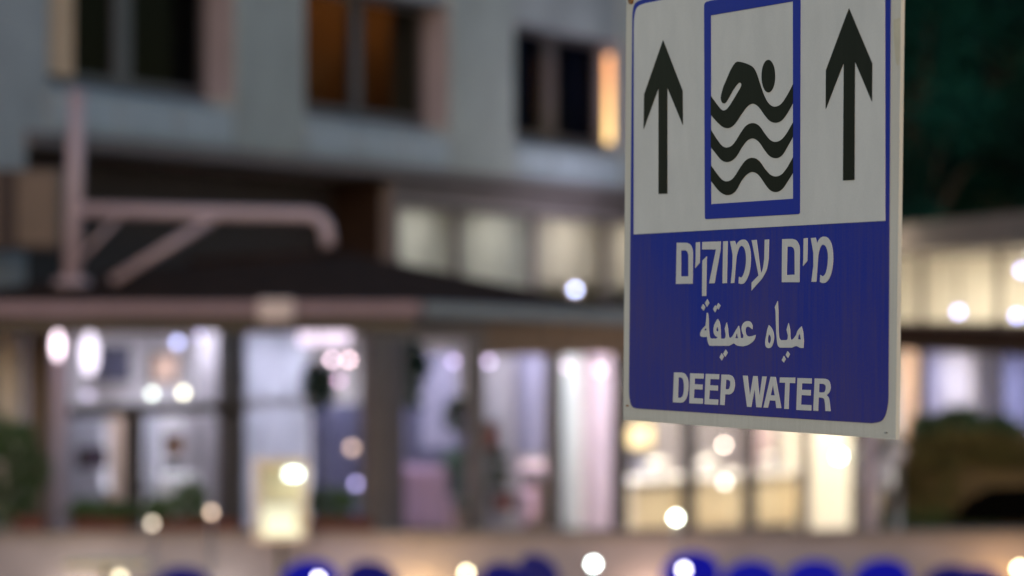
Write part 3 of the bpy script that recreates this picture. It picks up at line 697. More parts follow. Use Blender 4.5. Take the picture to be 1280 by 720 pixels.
def floor_plant(px, py, n, rx, rz, m, label, num=500):
    D0 = G.D(px, n); c = P(px, py, D0)
    th = thing('floor_plant', label, 'plant', (c.x, c.y, GB-.02), 'plants inside the restaurant')
    mb = MB(); mb.lathe((c.x, c.y, GB-.02), [(.10, 0), (.14, .24), (.15, .25), (.13, .25)], 18); build('pot', mb, 'terracotta', th)
    mb = MB(); mb.tube([(c.x, c.y, GB+.2), (c.x+.03, c.y, (GB+c.z)/2), c], .014, 8, .008); build('stem', mb, 'bark', th)
    foliage('leaves', c, (rx, rx, rz), num, .10, m, th)
floor_plant(572, 600, -.5, .15, .22, 'leaf_mint', 'green leafy plant left of the first taupe mullion')
floor_plant(612, 585, -.55, .10, .20, 'leaf', 'dark green plant right of the first taupe mullion', 300)
floor_plant(512, 470, -.3, .07, .26, 'leaf_dark', 'tall dark plant against the dark column', 400)
floor_plant(392, 488, -.45, .10, .14, 'navyleaf' if 'navyleaf' in M else 'leaf_dark', 'dark spiky plant at the right edge of the white curtain', 260)
def pendant_plant(px, py, n, r, label, m='leaf_dark', num=260):
    D0 = G.D(px, n); c = P(px, py, D0)
    th = thing('hanging_plant', label, 'hanging plant', c, 'hanging plants in the restaurant')
    foliage('leaves', c, (r, r, r*1.25), num, .10, m, th)
    mb = MB(); mb.lathe(c+Vector((0, 0, r*.6)), [(.05, -.06), (.09, .03), (.09, .05)], 14); build('pot', mb, 'blackplastic', th)
    mb = MB(); mb.tube([c+Vector((0, 0, r*.6)), (c.x, c.y, ZC)], .006, 6); build('cord', mb, 'blackplastic', th)
pendant_plant(398, 482, -.2, .10, 'dark hanging plant below the pink lamp cluster')
pendant_plant(516, 455, -.2, .09, 'dark hanging plant high beside the dark column')
pendant_plant(575, 520, -.25, .08, 'green hanging plant left of the first taupe mullion', 'leaf', 180)
def cabinet(px0, px1, ytop, n, m, label):
    t0, t1 = G.t(px0, n), G.t(px1, n); zt_ = Z(ytop, G.D((px0+px1)/2, n))
    th = thing('sideboard', label, 'sideboard', G.pt((t0+t1)/2, n, GB-.02), 'sideboards in the restaurant')
    mb = MB(); G.box(mb, t0, t1, n-.4, n, GB+.08, zt_-.03); build('carcass', mb, m, th)
    mb = MB(); G.box(mb, t0-.02, t1+.02, n-.42, n+.02, zt_-.03, zt_); build('top', mb, 'timber_dark', th)
    k = max(1, round((t1-t0)/.45)); wd = (t1-t0-.02)/k
    for i in range(k):
        mb = MB(); G.box(mb, t0+.01+i*wd+.01, t0+.01+(i+1)*wd-.01, n+.002, n+.018, GB+.10, zt_-.05); d = build('door', mb, m, th)
        mb = MB(); G.box(mb, t0+.01+(i+1)*wd-.06, t0+.01+(i+1)*wd-.045, n+.019, n+.03, zt_-.25, zt_-.15); build('handle', mb, 'steel', d)
    for q in (t0+.04, t1-.04):
        mb = MB(); G.box(mb, q-.02, q+.02, n-.36, n-.04, GB-.02, GB+.08); build('leg', mb, 'timber_dark', th)
cabinet(176, 274, 612, -.9, 'timber', 'brown sideboard behind the second lower pane')
cabinet(84, 158, 622, -1.3, 'room_grey', 'grey sideboard behind the far left lower pane')
cabinet(604, 682, 600, -.8, 'timber', 'brown sideboard in the bay left of the bright curtains')
def dining(px, n, label, clothcol='cloth'):
    D0 = G.D(px, n); x_ = X(px, D0); th = thing('dining_table', label, 'table', (x_, D0, GB-.02), 'cloth-covered dining tables inside')
    mb = MB(); mb.lathe((x_, D0, GB), [(.42, .42), (.41, .70), (.40, .73), (.002, .735)], 24); build('tablecloth', mb, clothcol, th)
    mb = MB(); mb.lathe((x_, D0, GB-.02), [(.24, 0), (.24, .02), (.04, .05), (.04, .70)], 16); build('pedestal', mb, 'steel', th)
    for q in (-.15, .12):
        mb = MB(); mb.lathe((x_+q, D0, GB+.736), [(.03, 0), (.006, .01), (.006, .08), (.035, .12), (.03, .18)], 12); build('wine_glass', mb, 'glass', th)
dining(150, -1.9, 'white-clothed table deep behind the far left panes')
dining(345, -2.4, 'white-clothed table behind the bright white curtain')
dining(560, -1.6, 'white-clothed table behind the lavender curtain bay')
dining(655, -1.9, 'pink-clothed table behind the brown sideboard', 'curt_pink')
picture(140, 455, -3.6, 40, 46, 'curt_blue', 'blue picture on the back wall high at the left')
picture(205, 460, -3.8, 34, 40, 'curt_peach', 'peach picture on the back wall beside the blue one')
picture(268, 470, -1.2, 20, 60, 'timber', 'narrow brown framed panel near the third left mullion')
picture(232, 556, -1.3, 44, 30, 'curt_tan', 'rust brown picture above the brown sideboard')
picture(570, 560, -1.4, 34, 46, 'leaf_mint', 'green picture behind the slate blue half curtain')
picture(660, 600, -1.0, 34, 24, 'navy', 'navy picture low in the bay left of the bright curtains')
picture(430, 525, -1.4, 30, 40, 'purple', 'purple picture behind the slate blue curtain')
# buffet counter behind the right-hand bays
bf = thing('buffet_counter', 'long cream lit buffet counter behind the glass below the sign', 'counter', G.pt(G.t(900), -1.1, GB))
n0 = -.75; t0, t1 = G.t(792, n0), G.t(1068, n0); zc = Z(592, G.D(930, n0))
mb = MB(); G.box(mb, t0, t1, n0-.6, n0, GB+.1, zc-.04); build('counter_body', mb, 'cream', bf)
mb = MB(); G.box(mb, t0-.03, t1+.03, n0-.63, n0+.04, zc-.04, zc); build('counter_top', mb, 'cloth', bf)
mb = MB(); G.box(mb, t0+.03, t1-.03, n0-.55, n0-.05, GB-.02, GB+.1); build('plinth', mb, 'timber_dark', bf)
tt = t0+.06; k = 0
while tt < t1-.5:
    mb = MB(); G.box(mb, tt, tt+.52, n0+.002, n0+.02, GB+.16, zc-.10); build('front_panel', mb, 'cream', bf, .006); tt += .58
for px, lab in ((815, 'at the left end'), (880, 'left of the middle'), (960, 'right of the middle'), (1035, 'at the right end')):
    t = G.t(px, n0-.3); c = G.pt(t, n0-.3, zc)
    th = thing('serving_dish', 'domed steel serving dish %s of the lit buffet' % lab, 'serving dish', c, 'dishes on the buffet')
    mb = MB(); mb.lathe(c, [(.16, .002), (.18, .05), (.18, .06)], 20); build('tray', mb, 'steel', th)
    mb = MB(); mb.lathe(c, [(.17, .062), (.16, .12), (.11, .17), (.03, .195), (.002, .2)], 20); build('dome', mb, 'steel', th)

# ------------------------------------------------------------------ right wing
rw = thing('right_wing', 'low wing with lit cream clerestory under a grey brown roof edge at the right', 'building', R.pt(0, 0, 0))
e = R.t(1520) if False else 11.0
mb = MB(); R.box(mb, -1.2, e, -3.6, .35, H+.60, H+.86); build('roof', mb, mat('grey brown roof edge', (.17, .145, .135), .8, .12), rw)
mb = MB(); R.box(mb, -1.2, e, -.22, .0, H-.30, H-.06); build('band', mb, 'timber_dark', rw)
mb = MB(); R.box(mb, -1.2, e, -3.5, -3.4, 0, H+.598); build('back_wall', mb, 'room_cream', rw)
mb = MB(); R.box(mb, -1.2, -1.08, -3.39, -.01, 0, H+.598); build('end_wall', mb, 'room_cream', rw)
mb = MB(); R.box(mb, -1.2, e, -.2, -.02, 0, .25); build('plinth', mb, 'coping', rw)
mb = MB(); R.box(mb, -1.07, e, -3.38, -.25, H-.28, H-.2); build('floor', mb, 'room_cream', rw)
ts = [-1.05]+[R.t(px) for px in (1140, 1236)]+[R.t(1236)+1.6*i for i in (1, 2, 3)]
ts = sorted(ts)
for t in ts:
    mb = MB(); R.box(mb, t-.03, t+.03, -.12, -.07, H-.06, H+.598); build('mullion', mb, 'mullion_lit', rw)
for i in range(len(ts)-1):
    mb = MB(); R.box(mb, ts[i]+.03, ts[i+1]-.03, -.10, -.09, H-.06, H+.598); build('pane', mb, 'glass', rw)
    mb = MB(); R.box(mb, ts[i]+.05, ts[i+1]-.05, -.10, -.09, .25, H-.30); build('pane', mb, 'glass', rw)
    mb = MB(); R.box(mb, ts[i]-.05, ts[i]+.05, -.12, -.07, .25, H-.30); build('mullion', mb, 'mullion', rw)
for i, (t, lab) in enumerate(((.5, 'nearest the sign'), (2.6, 'in the middle'), (4.7, 'at the right picture edge'), (6.8, 'beyond the right picture edge'))):
    ceiling_light(R, t, -1.6, H+.598, 'wing_light', 'clerestory ceiling light of the right wing ' + lab, 1.2, .8)
for i, (t, lab) in enumerate(((.8, 'next to the sign'), (3.2, 'near the right picture edge'))):
    ceiling_light(R, t, -1.0, H-.285, 'light_panel', 'ground floor ceiling light of the right wing ' + lab, 1.4, .9)
def rcurt(px0, px1, n, m, label, y0=435, y1=600):
    t0, t1 = R.t(px0, n), R.t(px1, n)
    t0, t1 = min(t0, t1), max(t0, t1)
    c = curtain('curtain', R, t0, t1, n, Z(y1, 35), H-.32, m); tag(c, label, 'curtain', 'curtains in the right wing')
rcurt(1128, 1145, .18, 'curt_peach', 'cream curtain strip next to the sign right edge')
rcurt(1146, 1180, -.3, 'curt_lav', 'lavender curtain in the right wing')
rcurt(1180, 1215, -.32, 'curt_mauve', 'mauve curtain in the middle of the right wing')
rcurt(1222, 1244, .10, 'curt_white', 'narrow white curtain in the right wing')
rcurt(1244, 1300, -.28, 'curt_blue', 'slate blue curtain at the right picture edge')
lamp(1198, 390, 24.6, .044, (.42, .45, 1.0), 30, 'pendant', 'violet-white lamp above the canopy right of the sign')
lamp(1277, 338, 24.6, .040, (.45, .48, 1), 30, 'pendant', 'violet-white lamp high at the right edge')
lamp(1271, 395, 24.6, .044, (.30, .36, 1), 18, 'pendant', 'bluish lamp at the right edge above the canopy')
for i, (px, lab) in enumerate(((1165, 'left'), (1255, 'right'))):
    pass
# hedge bank
hb = thing('hedge_bank', 'sloping brown and olive planted bank with a dark opening at the right', 'planted bank', (X(1200, 26), 26, 0))
D0 = 26; poly = [(1098, 690), (1104, 628), (1150, 549), (1400, 540), (1400, 690)]
mb = MB(); mb.prism([P(x_, y_, D0) for x_, y_ in poly], Vector((0, 0, 0)), Vector((.3, 1.6, 0))); build('bank', mb, 'hull', hb)
mb = MB(); mb.prism([P(x_, y_, D0) for x_, y_ in ((1186, 652), (1206, 622), (1235, 608), (1400, 602), (1400, 652))], Vector((0, -.13, 0)), Vector((0, -.16, 0))); build('opening_shade', mb, 'room_dark' if False else mat('black opening', (.002, .002, .002), .95, spec=0), hb, .01)  # black slab before the bank, painting in the shade of a recess
for i, (px, py, rx, rz, m, n_) in enumerate(((1200, 560, .5, .10, 'leaf_olive', 900), (1160, 600, .20, .2, 'leaf_olive', 700), (1255, 572, .3, .05, 'leaf_olive', 500), (1170, 650, .45, .04, 'leaf', 500))):
    foliage('ground_cover', P(px, py, D0-.03), (rx, .08, rz), n_, .06, m, hb)['kind'] = 'stuff'
for px, py, rx, rz, lab in ((1165, 538, .10, .05, 'left fresh green plant on the brown bank'), (1200, 530, .10, .08, 'tallest fresh green plant on the brown bank'), (1245, 538, .12, .05, 'right fresh green plant on the brown bank')):
    th = thing('bank_plant', lab, 'plant', P(px, 552, D0+.4), 'plants on top of the bank')
    foliage('leaves', P(px, py, D0+.4), (rx, .12, rz), 420, .08, 'leaf_mint', th)
    mb = MB()
    for q in range(4): mb.tube([P(px+q*3-5, 555, D0+.4), P(px+q*8-14, py-5, D0+.4)], .008, 5, .004)
    build('stems', mb, 'bark', th)
# pale slide-like rail leaning behind the pink post
sl = thing('slide', 'pale lavender slide leaning down behind the pink canopy post', 'slide', P(1090, 640, 25.4))
mb = MB(); p0, p1 = P(1086, 612, 25.3), P(1126, 556, 25.6)
d = (p1-p0); s_ = d.cross(Vector((0, 1, 0))).normalized()
mb.prism([p0-s_*.055, p0+s_*.055, p1+s_*.055, p1-s_*.055], Vector((0, 0, 0)), Vector((0, .35, 0))); build('chute', mb, mat('pale lavender plastic', (.62, .60, .74), .4), sl, .01)
for q in (-1, 1):
    mb = MB(); mb.tube([p0+s_*.07+Vector((0, .17+q*.18, 0)), p1+s_*.07+Vector((0, .17+q*.18, 0))], .018, 8); build('side_rail', mb, 'steel', sl)
mb = MB(); mb.tube([p1+Vector((0, .17, 0)), (p1.x, p1.y+.17, 0)], .025, 8); build('leg', mb, 'steel', sl)

# ------------------------------------------------------------------ dark trees beyond the wing
def tree(px, D0, hgt, rad, label, seed):
    random.seed(seed); x = X(px, D0)
    th = thing('tree', label, 'tree', (x, D0, 0), 'dark trees beyond the right wing')
    mb = MB(); mb.tube([(x, D0, 0), (x+.1, D0, hgt*.3), (x-.1, D0+.1, hgt*.6), (x, D0, hgt*.85)], .24, 10, .06)
    cl = []
    for i in range(26):
        a_ = random.uniform(0, math.tau); rr = rad*random.uniform(.15, .95); zz = hgt*random.uniform(.22, .97)
        rr *= math.sin(math.pi*min(1, max(.15, (zz/hgt-.1)/.95)))**.5
        cl.append((x+rr*math.cos(a_), D0+rr*math.sin(a_), zz))
    for c in cl[:12]: mb.tube([(x, D0, c[2]*.7), ((x+c[0])/2, (D0+c[1])/2, c[2]*.9), c], .06, 6, .02)
    build('trunk', mb, 'bark', th)
    mb = MB()
    for c in cl:
        R_ = random.uniform(.35, .75)
        for i in range(650):
            v = Vector((random.gauss(0, 1), random.gauss(0, 1), random.gauss(0, .7))).normalized()*random.uniform(.3, 1)**.6*R_
            mb.leaf(Vector(c)+v, v+Vector((random.uniform(-.5, .5), random.uniform(-.5, .5), -.1)), random.uniform(.07, .15), .06)
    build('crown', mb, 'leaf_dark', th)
tree(1150, 43, 6.6, 1.3, 'dark evergreen tree closest to the right edge of the sign', 3)
tree(1262, 45, 7.4, 1.5, 'large dark evergreen tree at the top right corner', 5)
tree(1060, 49, 7.6, 1.5, 'dark evergreen tree mostly hidden by the sign', 8)
tree(1390, 44, 7.0, 1.5, 'dark evergreen tree beyond the right picture edge', 11)
tree(1200, 52, 8.0, 1.8, 'tall black-green tree behind the gap between the front trees', 13)
tree(1330, 53, 8.4, 1.8, 'tall black-green tree behind the top right corner', 17)
hg = MB(); random.seed(21)
for i in range(16000):
    x_ = random.uniform(2.5, 13); z_ = random.uniform(0, 8.5); y_ = 57+random.uniform(-.5, .5)+.8*math.sin(x_*1.3+z_)
    hg.leaf(Vector((x_, y_, z_)), Vector((random.uniform(-1, 1), random.uniform(-1, 0), random.uniform(-1, .6))), .32, .22)
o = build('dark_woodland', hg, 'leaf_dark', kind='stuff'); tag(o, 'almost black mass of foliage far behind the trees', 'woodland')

# ------------------------------------------------------------------ the sign
SU = Vector((1716/F, -1, 0)).normalized(); SN = Vector((SU.y, -SU.x, 0))     # width direction, normal towards the viewer
S0 = P(950, 300, 3.02)
def S(px, py):      # sight line through a photo point meets the sign plane -> sign coordinates
    d = Vector(((px-640)/F, 1, (394-py)/F)); o = Vector((0, 0, H)); t = (S0-o).dot(SN)/d.dot(SN); q = o+d*t-S0
    return (q.dot(SU), q.z)
MS = Matrix(((SU.x, SN.x, 0, S0.x), (SU.y, SN.y, 0, S0.y), (0, 0, 1, S0.z), (0, 0, 0, 1)))
def sm(poly, it=2):     # points written (x, y, 1) are rounded, the others stay sharp
    for _ in range(it):
        out = []; n = len(poly)
        for i, p in enumerate(poly):
            if len(p) < 3: out.append(p); continue
            a_, b = poly[i-1], poly[(i+1) % n]; k = .25
            out.append((p[0]+(a_[0]-p[0])*k, p[1]+(a_[1]-p[1])*k, 1)); out.append((p[0]+(b[0]-p[0])*k, p[1]+(b[1]-p[1])*k, 1))
        poly = out
    return [(p[0], p[1]) for p in poly]
def zpt(poly, reg, sc_): return [(reg[0]+p[0]/sc_, reg[1]+p[1]/sc_)+tuple(p[2:]) for p in poly]
def flat(name, polys, m, parent, off, th=.0004, it=2):
    """polys: outer outline then holes, photo coordinates; filled, printed layer standing off the plate"""
    b = bmesh.new(); 
    for lp in polys:
        pts = [S(*p) for p in sm(lp, it)]
        vs_ = [b.verts.new((u, off+th, v)) for u, v in pts]
        for i in range(len(vs_)): b.edges.new((vs_[i], vs_[(i+1) % len(vs_)]))
    bmesh.ops.triangle_fill(b, edges=b.edges[:], use_beauty=True)
    # drop triangles filled inside holes
    def inside(x, z, lp):
        c = False; n = len(lp)
        for i in range(n):
            x1, z1 = lp[i]; x2, z2 = lp[i-1]
            if (z1 > z) != (z2 > z) and x < (x2-x1)*(z-z1)/(z2-z1)+x1: c = not c
        return c
    hl = [[S(*p) for p in sm(lp, it)] for lp in polys[1:]]
    kill = [f for f in b.faces if any(inside(f.calc_center_median().x, f.calc_center_median().z, h) for h in hl)]
    if kill: bmesh.ops.delete(b, geom=kill, context='FACES_ONLY')
    fs = b.faces[:]
    r = bmesh.ops.extrude_face_region(b, geom=fs)
    for v in [g_ for g_ in r['geom'] if isinstance(g_, bmesh.types.BMVert)]: v.co.y -= th
    bmesh.ops.recalc_face_normals(b, faces=b.faces)
    b.transform(MS)
    me = bpy.data.meshes.new(name); b.to_mesh(me); b.free(); me.materials.append(M[m])
    o = bpy.data.objects.new(name, me); C.objects.link(o); o.parent = parent; o.matrix_parent_inverse = parent_inv(parent)
    return o
def print_mat(name, col, fade, rough=.38, sx=(260, 260, 14), fade_down=False):
    m, nt, b = new_mat(name); tc = nt.nodes.new('ShaderNodeTexCoord'); mp = nt.nodes.new('ShaderNodeMapping'); mp.inputs['Scale'].default_value = sx
    n = nt.nodes.new('ShaderNodeTexNoise'); n.inputs['Scale'].default_value = 1; n.inputs['Detail'].default_value = 3
    n2 = nt.nodes.new('ShaderNodeTexNoise'); n2.inputs['Scale'].default_value = 9; n2.inputs['Detail'].default_value = 6
    n3 = nt.nodes.new('ShaderNodeTexNoise'); n3.inputs['Scale'].default_value = 900; n3.inputs['Detail'].default_value = 2
    nt.links.new(tc.outputs['Object'], mp.inputs[0]); nt.links.new(mp.outputs[0], n.inputs['Vector'])
    nt.links.new(tc.outputs['Object'], n2.inputs['Vector']); nt.links.new(tc.outputs['Object'], n3.inputs['Vector'])
    a1 = nt.nodes.new('ShaderNodeMath'); a1.operation = 'ADD'; nt.links.new(n.outputs['Fac'], a1.inputs[0]); nt.links.new(n2.outputs['Fac'], a1.inputs[1])
    a2 = nt.nodes.new('ShaderNodeMath'); a2.operation = 'ADD'; nt.links.new(a1.outputs[0], a2.inputs[0]); nt.links.new(n3.outputs['Fac'], a2.inputs[1])
    mr = nt.nodes.new('ShaderNodeMapRange'); mr.inputs['From Min'].default_value = 1.1; mr.inputs['From Max'].default_value = 1.9
    nt.links.new(a2.outputs[0], mr.inputs['Value'])
    if fade_down:      # old print that has yellowed and reddened more towards its lower left corner
        sp = nt.nodes.new('ShaderNodeSeparateXYZ'); nt.links.new(tc.outputs['Object'], sp.inputs[0])
        g1 = nt.nodes.new('ShaderNodeMapRange'); g1.inputs['From Min'].default_value = 2.50; g1.inputs['From Max'].default_value = 2.30
        g1.inputs['To Min'].default_value = -.35; g1.inputs['To Max'].default_value = .30; g1.clamp = False
        nt.links.new(sp.outputs[2], g1.inputs['Value'])
        g2 = nt.nodes.new('ShaderNodeMath'); g2.operation = 'ADD'; nt.links.new(a2.outputs[0], g2.inputs[0]); nt.links.new(g1.outputs[0], g2.inputs[1])
        nt.links.new(g2.outputs[0], mr.inputs['Value'])
    mx = nt.nodes.new('ShaderNodeMix'); mx.data_type = 'RGBA'; mx.inputs[6].default_value = (*col, 1); mx.inputs[7].default_value = (*fade, 1)
    nt.links.new(mr.outputs[0], mx.inputs[0]); nt.links.new(mx.outputs[2], b.inputs['Base Color'])
    b.inputs['Roughness'].default_value = rough; b.inputs['Specular IOR Level'].default_value = .03
    return m
M['sign_white'] = print_mat('sign white vinyl', (.58, .59, .60), (.675, .68, .685), sx=(40, 40, 22))
M['sign_edge'] = print_mat('sign plate enamel', (.555, .54, .50), (.64, .625, .585))
M['sign_blue'] = print_mat('sign blue vinyl', (.010, .030, .36), (.022, .036, .32))
M['sign_field'] = print_mat('faded blue vinyl', (.010, .028, .33), (.060, .050, .23), fade_down=True)
M['sign_black'] = print_mat('sign black vinyl', (.004, .006, .005), (.010, .012, .010))
M['sign_letter'] = print_mat('sign letter vinyl', (.58, .58, .59), (.66, .66, .67))
M['rust'] = mat('rusty screw', (.24, .12, .04), .8, .3, 60)
M['stain'] = mat('yellow stain', (.55, .51, .40), .7, .1, 60)
sg = thing('deep_water_sign', 'blue and white DEEP WATER sign with swimmer pictogram and two black up arrows', 'sign', (S0.x, S0.y, S0.z-.20))
def aluminium_plate():
    b = [(783, -15), (1127.5, -90), (1119.5, 549.5), (779, 525)]
    return flat('plate', [b], 'sign_edge', sg, -.0030, .0030)
aluminium_plate()
flat('blue_field', [[(791, 40), (791, 16, 1), (794, 2, 1), (810, -2), (1096, -60), (1108, -62, 1), (1114, -56, 1), (1114, -40), (1111, 485), (1111, 505, 1), (1105, 527, 1), (1090, 529), (802, 511), (790, 510, 1), (787, 495, 1), (787, 480)]], 'sign_field', sg, .0002, it=3)
flat('white_panel', [[(793.6, 293), (793.8, 35), (794, 22, 1), (797, 8, 1), (808, 4), (1098, -52), (1107.5, -50), (1107.8, 276)]], 'sign_white', sg, .0007, it=3)
flat('pictogram_frame', [[(882.3, 14), (882.3, 3, 1), (890, 1), (996, -18), (1002.6, -18, 1), (1002.6, -8), (1001.9, 262), (1001.9, 267.5, 1), (996, 267.8), (888, 273.8), (883.2, 274, 1), (883.2, 268)],
     [(890.4, 19.3), (993.4, 1.6), (993.6, 248.4), (890.8, 255.2)]], 'sign_blue', sg, .0012)
z3 = ((870, 50), 24/7)
sw = [(70, 240), (95, 275, 1), (115, 300, 1), (130, 303, 1), (145, 292, 1), (165, 260, 1), (195, 210), (203, 194, 1), (200, 183, 1), (188, 183, 1), (165, 215), (142, 258, 1), (130, 274, 1), (117, 268, 1), (112, 245, 1), (125, 200), (155, 130),
      (176, 94, 1), (195, 92, 1), (243, 108, 1), (262, 130, 1), (275, 170), (292, 222, 1), (308, 260, 1), (325, 280, 1), (345, 288, 1), (372, 278, 1), (400, 236, 1), (425, 186), (425, 265), (400, 312, 1), (375, 347, 1), (348, 357, 1), (322, 348, 1), (300, 320), (275, 283, 1), (250, 270, 1), (226, 283, 1),
      (200, 320), (170, 366, 1), (145, 380, 1), (120, 373, 1), (98, 352), (70, 320)]
flat('swimmer', [zpt(sw, *z3)], 'sign_black', sg, .0012)
hd = [(317+28.5*math.cos(k*math.tau/32), 155+70*math.sin(k*math.tau/32)) for k in range(32)]
flat('swimmer_head', [zpt(hd, *z3)], 'sign_black', sg, .0012)
w2 = [(70, 385), (95, 425), (118, 456, 1), (140, 463, 1), (166, 452, 1), (195, 405), (220, 366, 1), (250, 353, 1), (277, 365, 1), (300, 400), (324, 431, 1), (350, 439, 1), (377, 427, 1), (400, 395), (425, 350), (425, 410), (400, 455), (376, 497, 1), (350, 509, 1), (323, 500, 1), (300, 470), (276, 433, 1), (250, 419, 1), (224, 430, 1), (200, 465), (176, 507, 1), (145, 526, 1), (116, 517, 1), (95, 490), (70, 458)]
w3 = [(70, 537), (95, 572), (118, 601, 1), (140, 608, 1), (166, 597, 1), (195, 550), (220, 513, 1), (250, 502, 1), (277, 515, 1), (300, 550), (324, 579, 1), (350, 587, 1), (377, 577, 1), (400, 545), (425, 500), (425, 565), (400, 605), (376, 642, 1), (350, 654, 1), (323, 645, 1), (300, 612), (276, 576, 1), (250, 563, 1), (224, 574, 1), (200, 605), (176, 652, 1), (145, 668, 1), (116, 657, 1), (95, 635), (70, 602)]
flat('wave', [zpt(w2, *z3)], 'sign_black', sg, .0012); flat('wave', [zpt(w3, *z3)], 'sign_black', sg, .0012)
flat('arrow', [zpt([(175, 145), (245, 327), (246, 449), (190, 313), (190, 697), (159, 698), (159, 315), (105, 464), (107, 340)], (770, 0), 2.88)], 'sign_black', sg, .0012)
flat('arrow', [zpt([(130, 32), (217, 238), (216, 380), (152, 228), (150, 675), (108, 677), (111, 233), (43, 408), (44, 263)], (1020, 0), 3.0)], 'sign_black', sg, .0012)
z4 = ((830, 280), 1280/230)
HEB = [
 [[(97, 130), (165, 130), (190, 140, 1), (206, 175, 1), (208, 200), (206, 415), (91, 417)], [(125, 183), (158, 183), (170, 190, 1), (178, 215), (178, 364), (125, 364)]],
 [[(230, 128), (257, 126), (255, 270), (225, 307), (228, 250)]],
 [[(274, 125), (402, 121), (400, 180), (358, 412), (322, 413), (370, 177), (273, 177)]],
 [[(275, 255), (304, 226), (300, 501), (273, 501)]],
 [[(420, 121), (450, 119), (444, 411), (415, 412)]],
 [[(468, 120), (500, 118), (511, 150), (520, 128, 1), (545, 108, 1), (578, 108, 1), (602, 150, 1), (613, 220, 1), (608, 310, 1), (592, 370, 1), (568, 412, 1), (545, 419, 1), (527, 412), (530, 367), (546, 376, 1), (563, 350, 1), (578, 290, 1), (580, 220, 1), (570, 168, 1), (548, 148, 1), (528, 165, 1), (512, 225), (505, 290), (496, 410), (473, 411), (484, 300), (486, 215)]],
 [[(618, 113), (651, 110), (681, 345), (697, 315, 1), (706, 240), (709, 109), (738, 107), (735, 240), (724, 320, 1), (690, 380), (617, 463), (618, 408), (666, 358)]],
 [[(830, 105), (900, 103), (930, 112, 1), (950, 150, 1), (952, 180), (949, 405), (828, 405)], [(865, 158), (893, 157), (910, 165, 1), (917, 190), (918, 352), (861, 355)]],
 [[(980, 101), (1007, 97), (1004, 258), (975, 292), (978, 245)]],
 [[(1030, 98), (1062, 95), (1073, 138), (1084, 108, 1), (1110, 86, 1), (1145, 90, 1), (1172, 130, 1), (1185, 205, 1), (1182, 295, 1), (1165, 368, 1), (1137, 408, 1), (1110, 412, 1), (1093, 402), (1096, 354), (1112, 367, 1), (1132, 350, 1), (1148, 285, 1), (1151, 205, 1), (1138, 158, 1), (1113, 138, 1), (1092, 165, 1), (1080, 220), (1074, 300), (1067, 402), (1034, 402), (1048, 290), (1048, 200)]]]
for g_ in HEB: flat('letter', [zpt(l, *z4) for l in g_], 'sign_letter', sg, .0007)
z5 = ((850, 370), 1280/180)
ARA = [
 [[(800, 258), (830, 290, 1), (847, 350, 1), (842, 410, 1), (822, 458, 1), (795, 465, 1), (772, 452, 1), (766, 410, 1), (778, 345, 1), (786, 300)], [(801, 338), (820, 362, 1), (819, 400, 1), (802, 430, 1), (789, 405, 1), (790, 370, 1)]],
 [[(878, 45), (883, 130), (885, 300), (890, 375, 1), (905, 392), (955, 392), (968, 385, 1), (970, 350), (958, 300), (975, 240), (988, 300), (990, 370, 1), (998, 393, 1), (1020, 380, 1), (1044, 345), (1056, 305, 1), (1090, 270), (1104, 320), (1110, 400), (1107, 462), (1078, 462, 1), (1048, 443, 1), (1025, 450), (1005, 459), (900, 459), (880, 445, 1), (872, 400, 1), (866, 330), (862, 200), (860, 130), (853, 100)],
  [(1075, 330), (1086, 388), (1058, 384), (1063, 352)]],
 [[(248, 150), (258, 150), (263, 200), (266, 300), (272, 365, 1), (285, 378), (335, 378), (345, 366), (322, 356, 1), (306, 320, 1), (312, 255, 1), (345, 204), (362, 230, 1), (370, 290), (372, 378), (402, 380), (415, 372, 1), (417, 340), (408, 290), (425, 236), (436, 290), (440, 355, 1), (452, 378, 1), (475, 360), (503, 310, 1), (532, 264), (541, 300), (547, 372), (572, 374), (575, 350), (558, 310, 1), (558, 262, 1), (588, 224, 1), (632, 222, 1), (656, 262, 1), (652, 295), (625, 272, 1), (602, 272, 1), (588, 300, 1), (596, 345, 1), (618, 362, 1), (650, 356), (683, 345), (674, 385, 1), (655, 410, 1), (610, 440, 1), (570, 447), (520, 444, 1), (488, 418, 1), (475, 428, 1), (445, 443), (275, 443), (262, 425, 1), (254, 390), (250, 360), (222, 367, 1), (190, 358, 1), (188, 335, 1), (202, 300), (238, 262), (242, 220)],
  [(242, 284), (247, 305), (224, 306), (228, 296)], [(341, 268), (352, 300), (346, 322), (329, 304)], [(514, 322), (527, 376), (500, 374)]]]
for g_ in ARA: flat('letter', [zpt(l, *z5) for l in g_], 'sign_letter', sg, .0007)
for dmd in ([(252, 28), (270, 62), (250, 97), (232, 64)], [(215, 72), (236, 100), (219, 130), (198, 104)], [(350, 62), (370, 86), (352, 121), (333, 95)], [(323, 82), (338, 112), (322, 146), (304, 116)],
            [(415, 476), (435, 505), (412, 541), (394, 515)], [(380, 508), (398, 540), (381, 573), (362, 545)], [(966, 490), (988, 518), (970, 551), (950, 525)], [(933, 532), (950, 562), (934, 592), (915, 570)]):
    flat('letter_dot', [zpt(dmd, *z5)], 'sign_letter', sg, .0007)
z6 = ((830, 450), 1280/230)
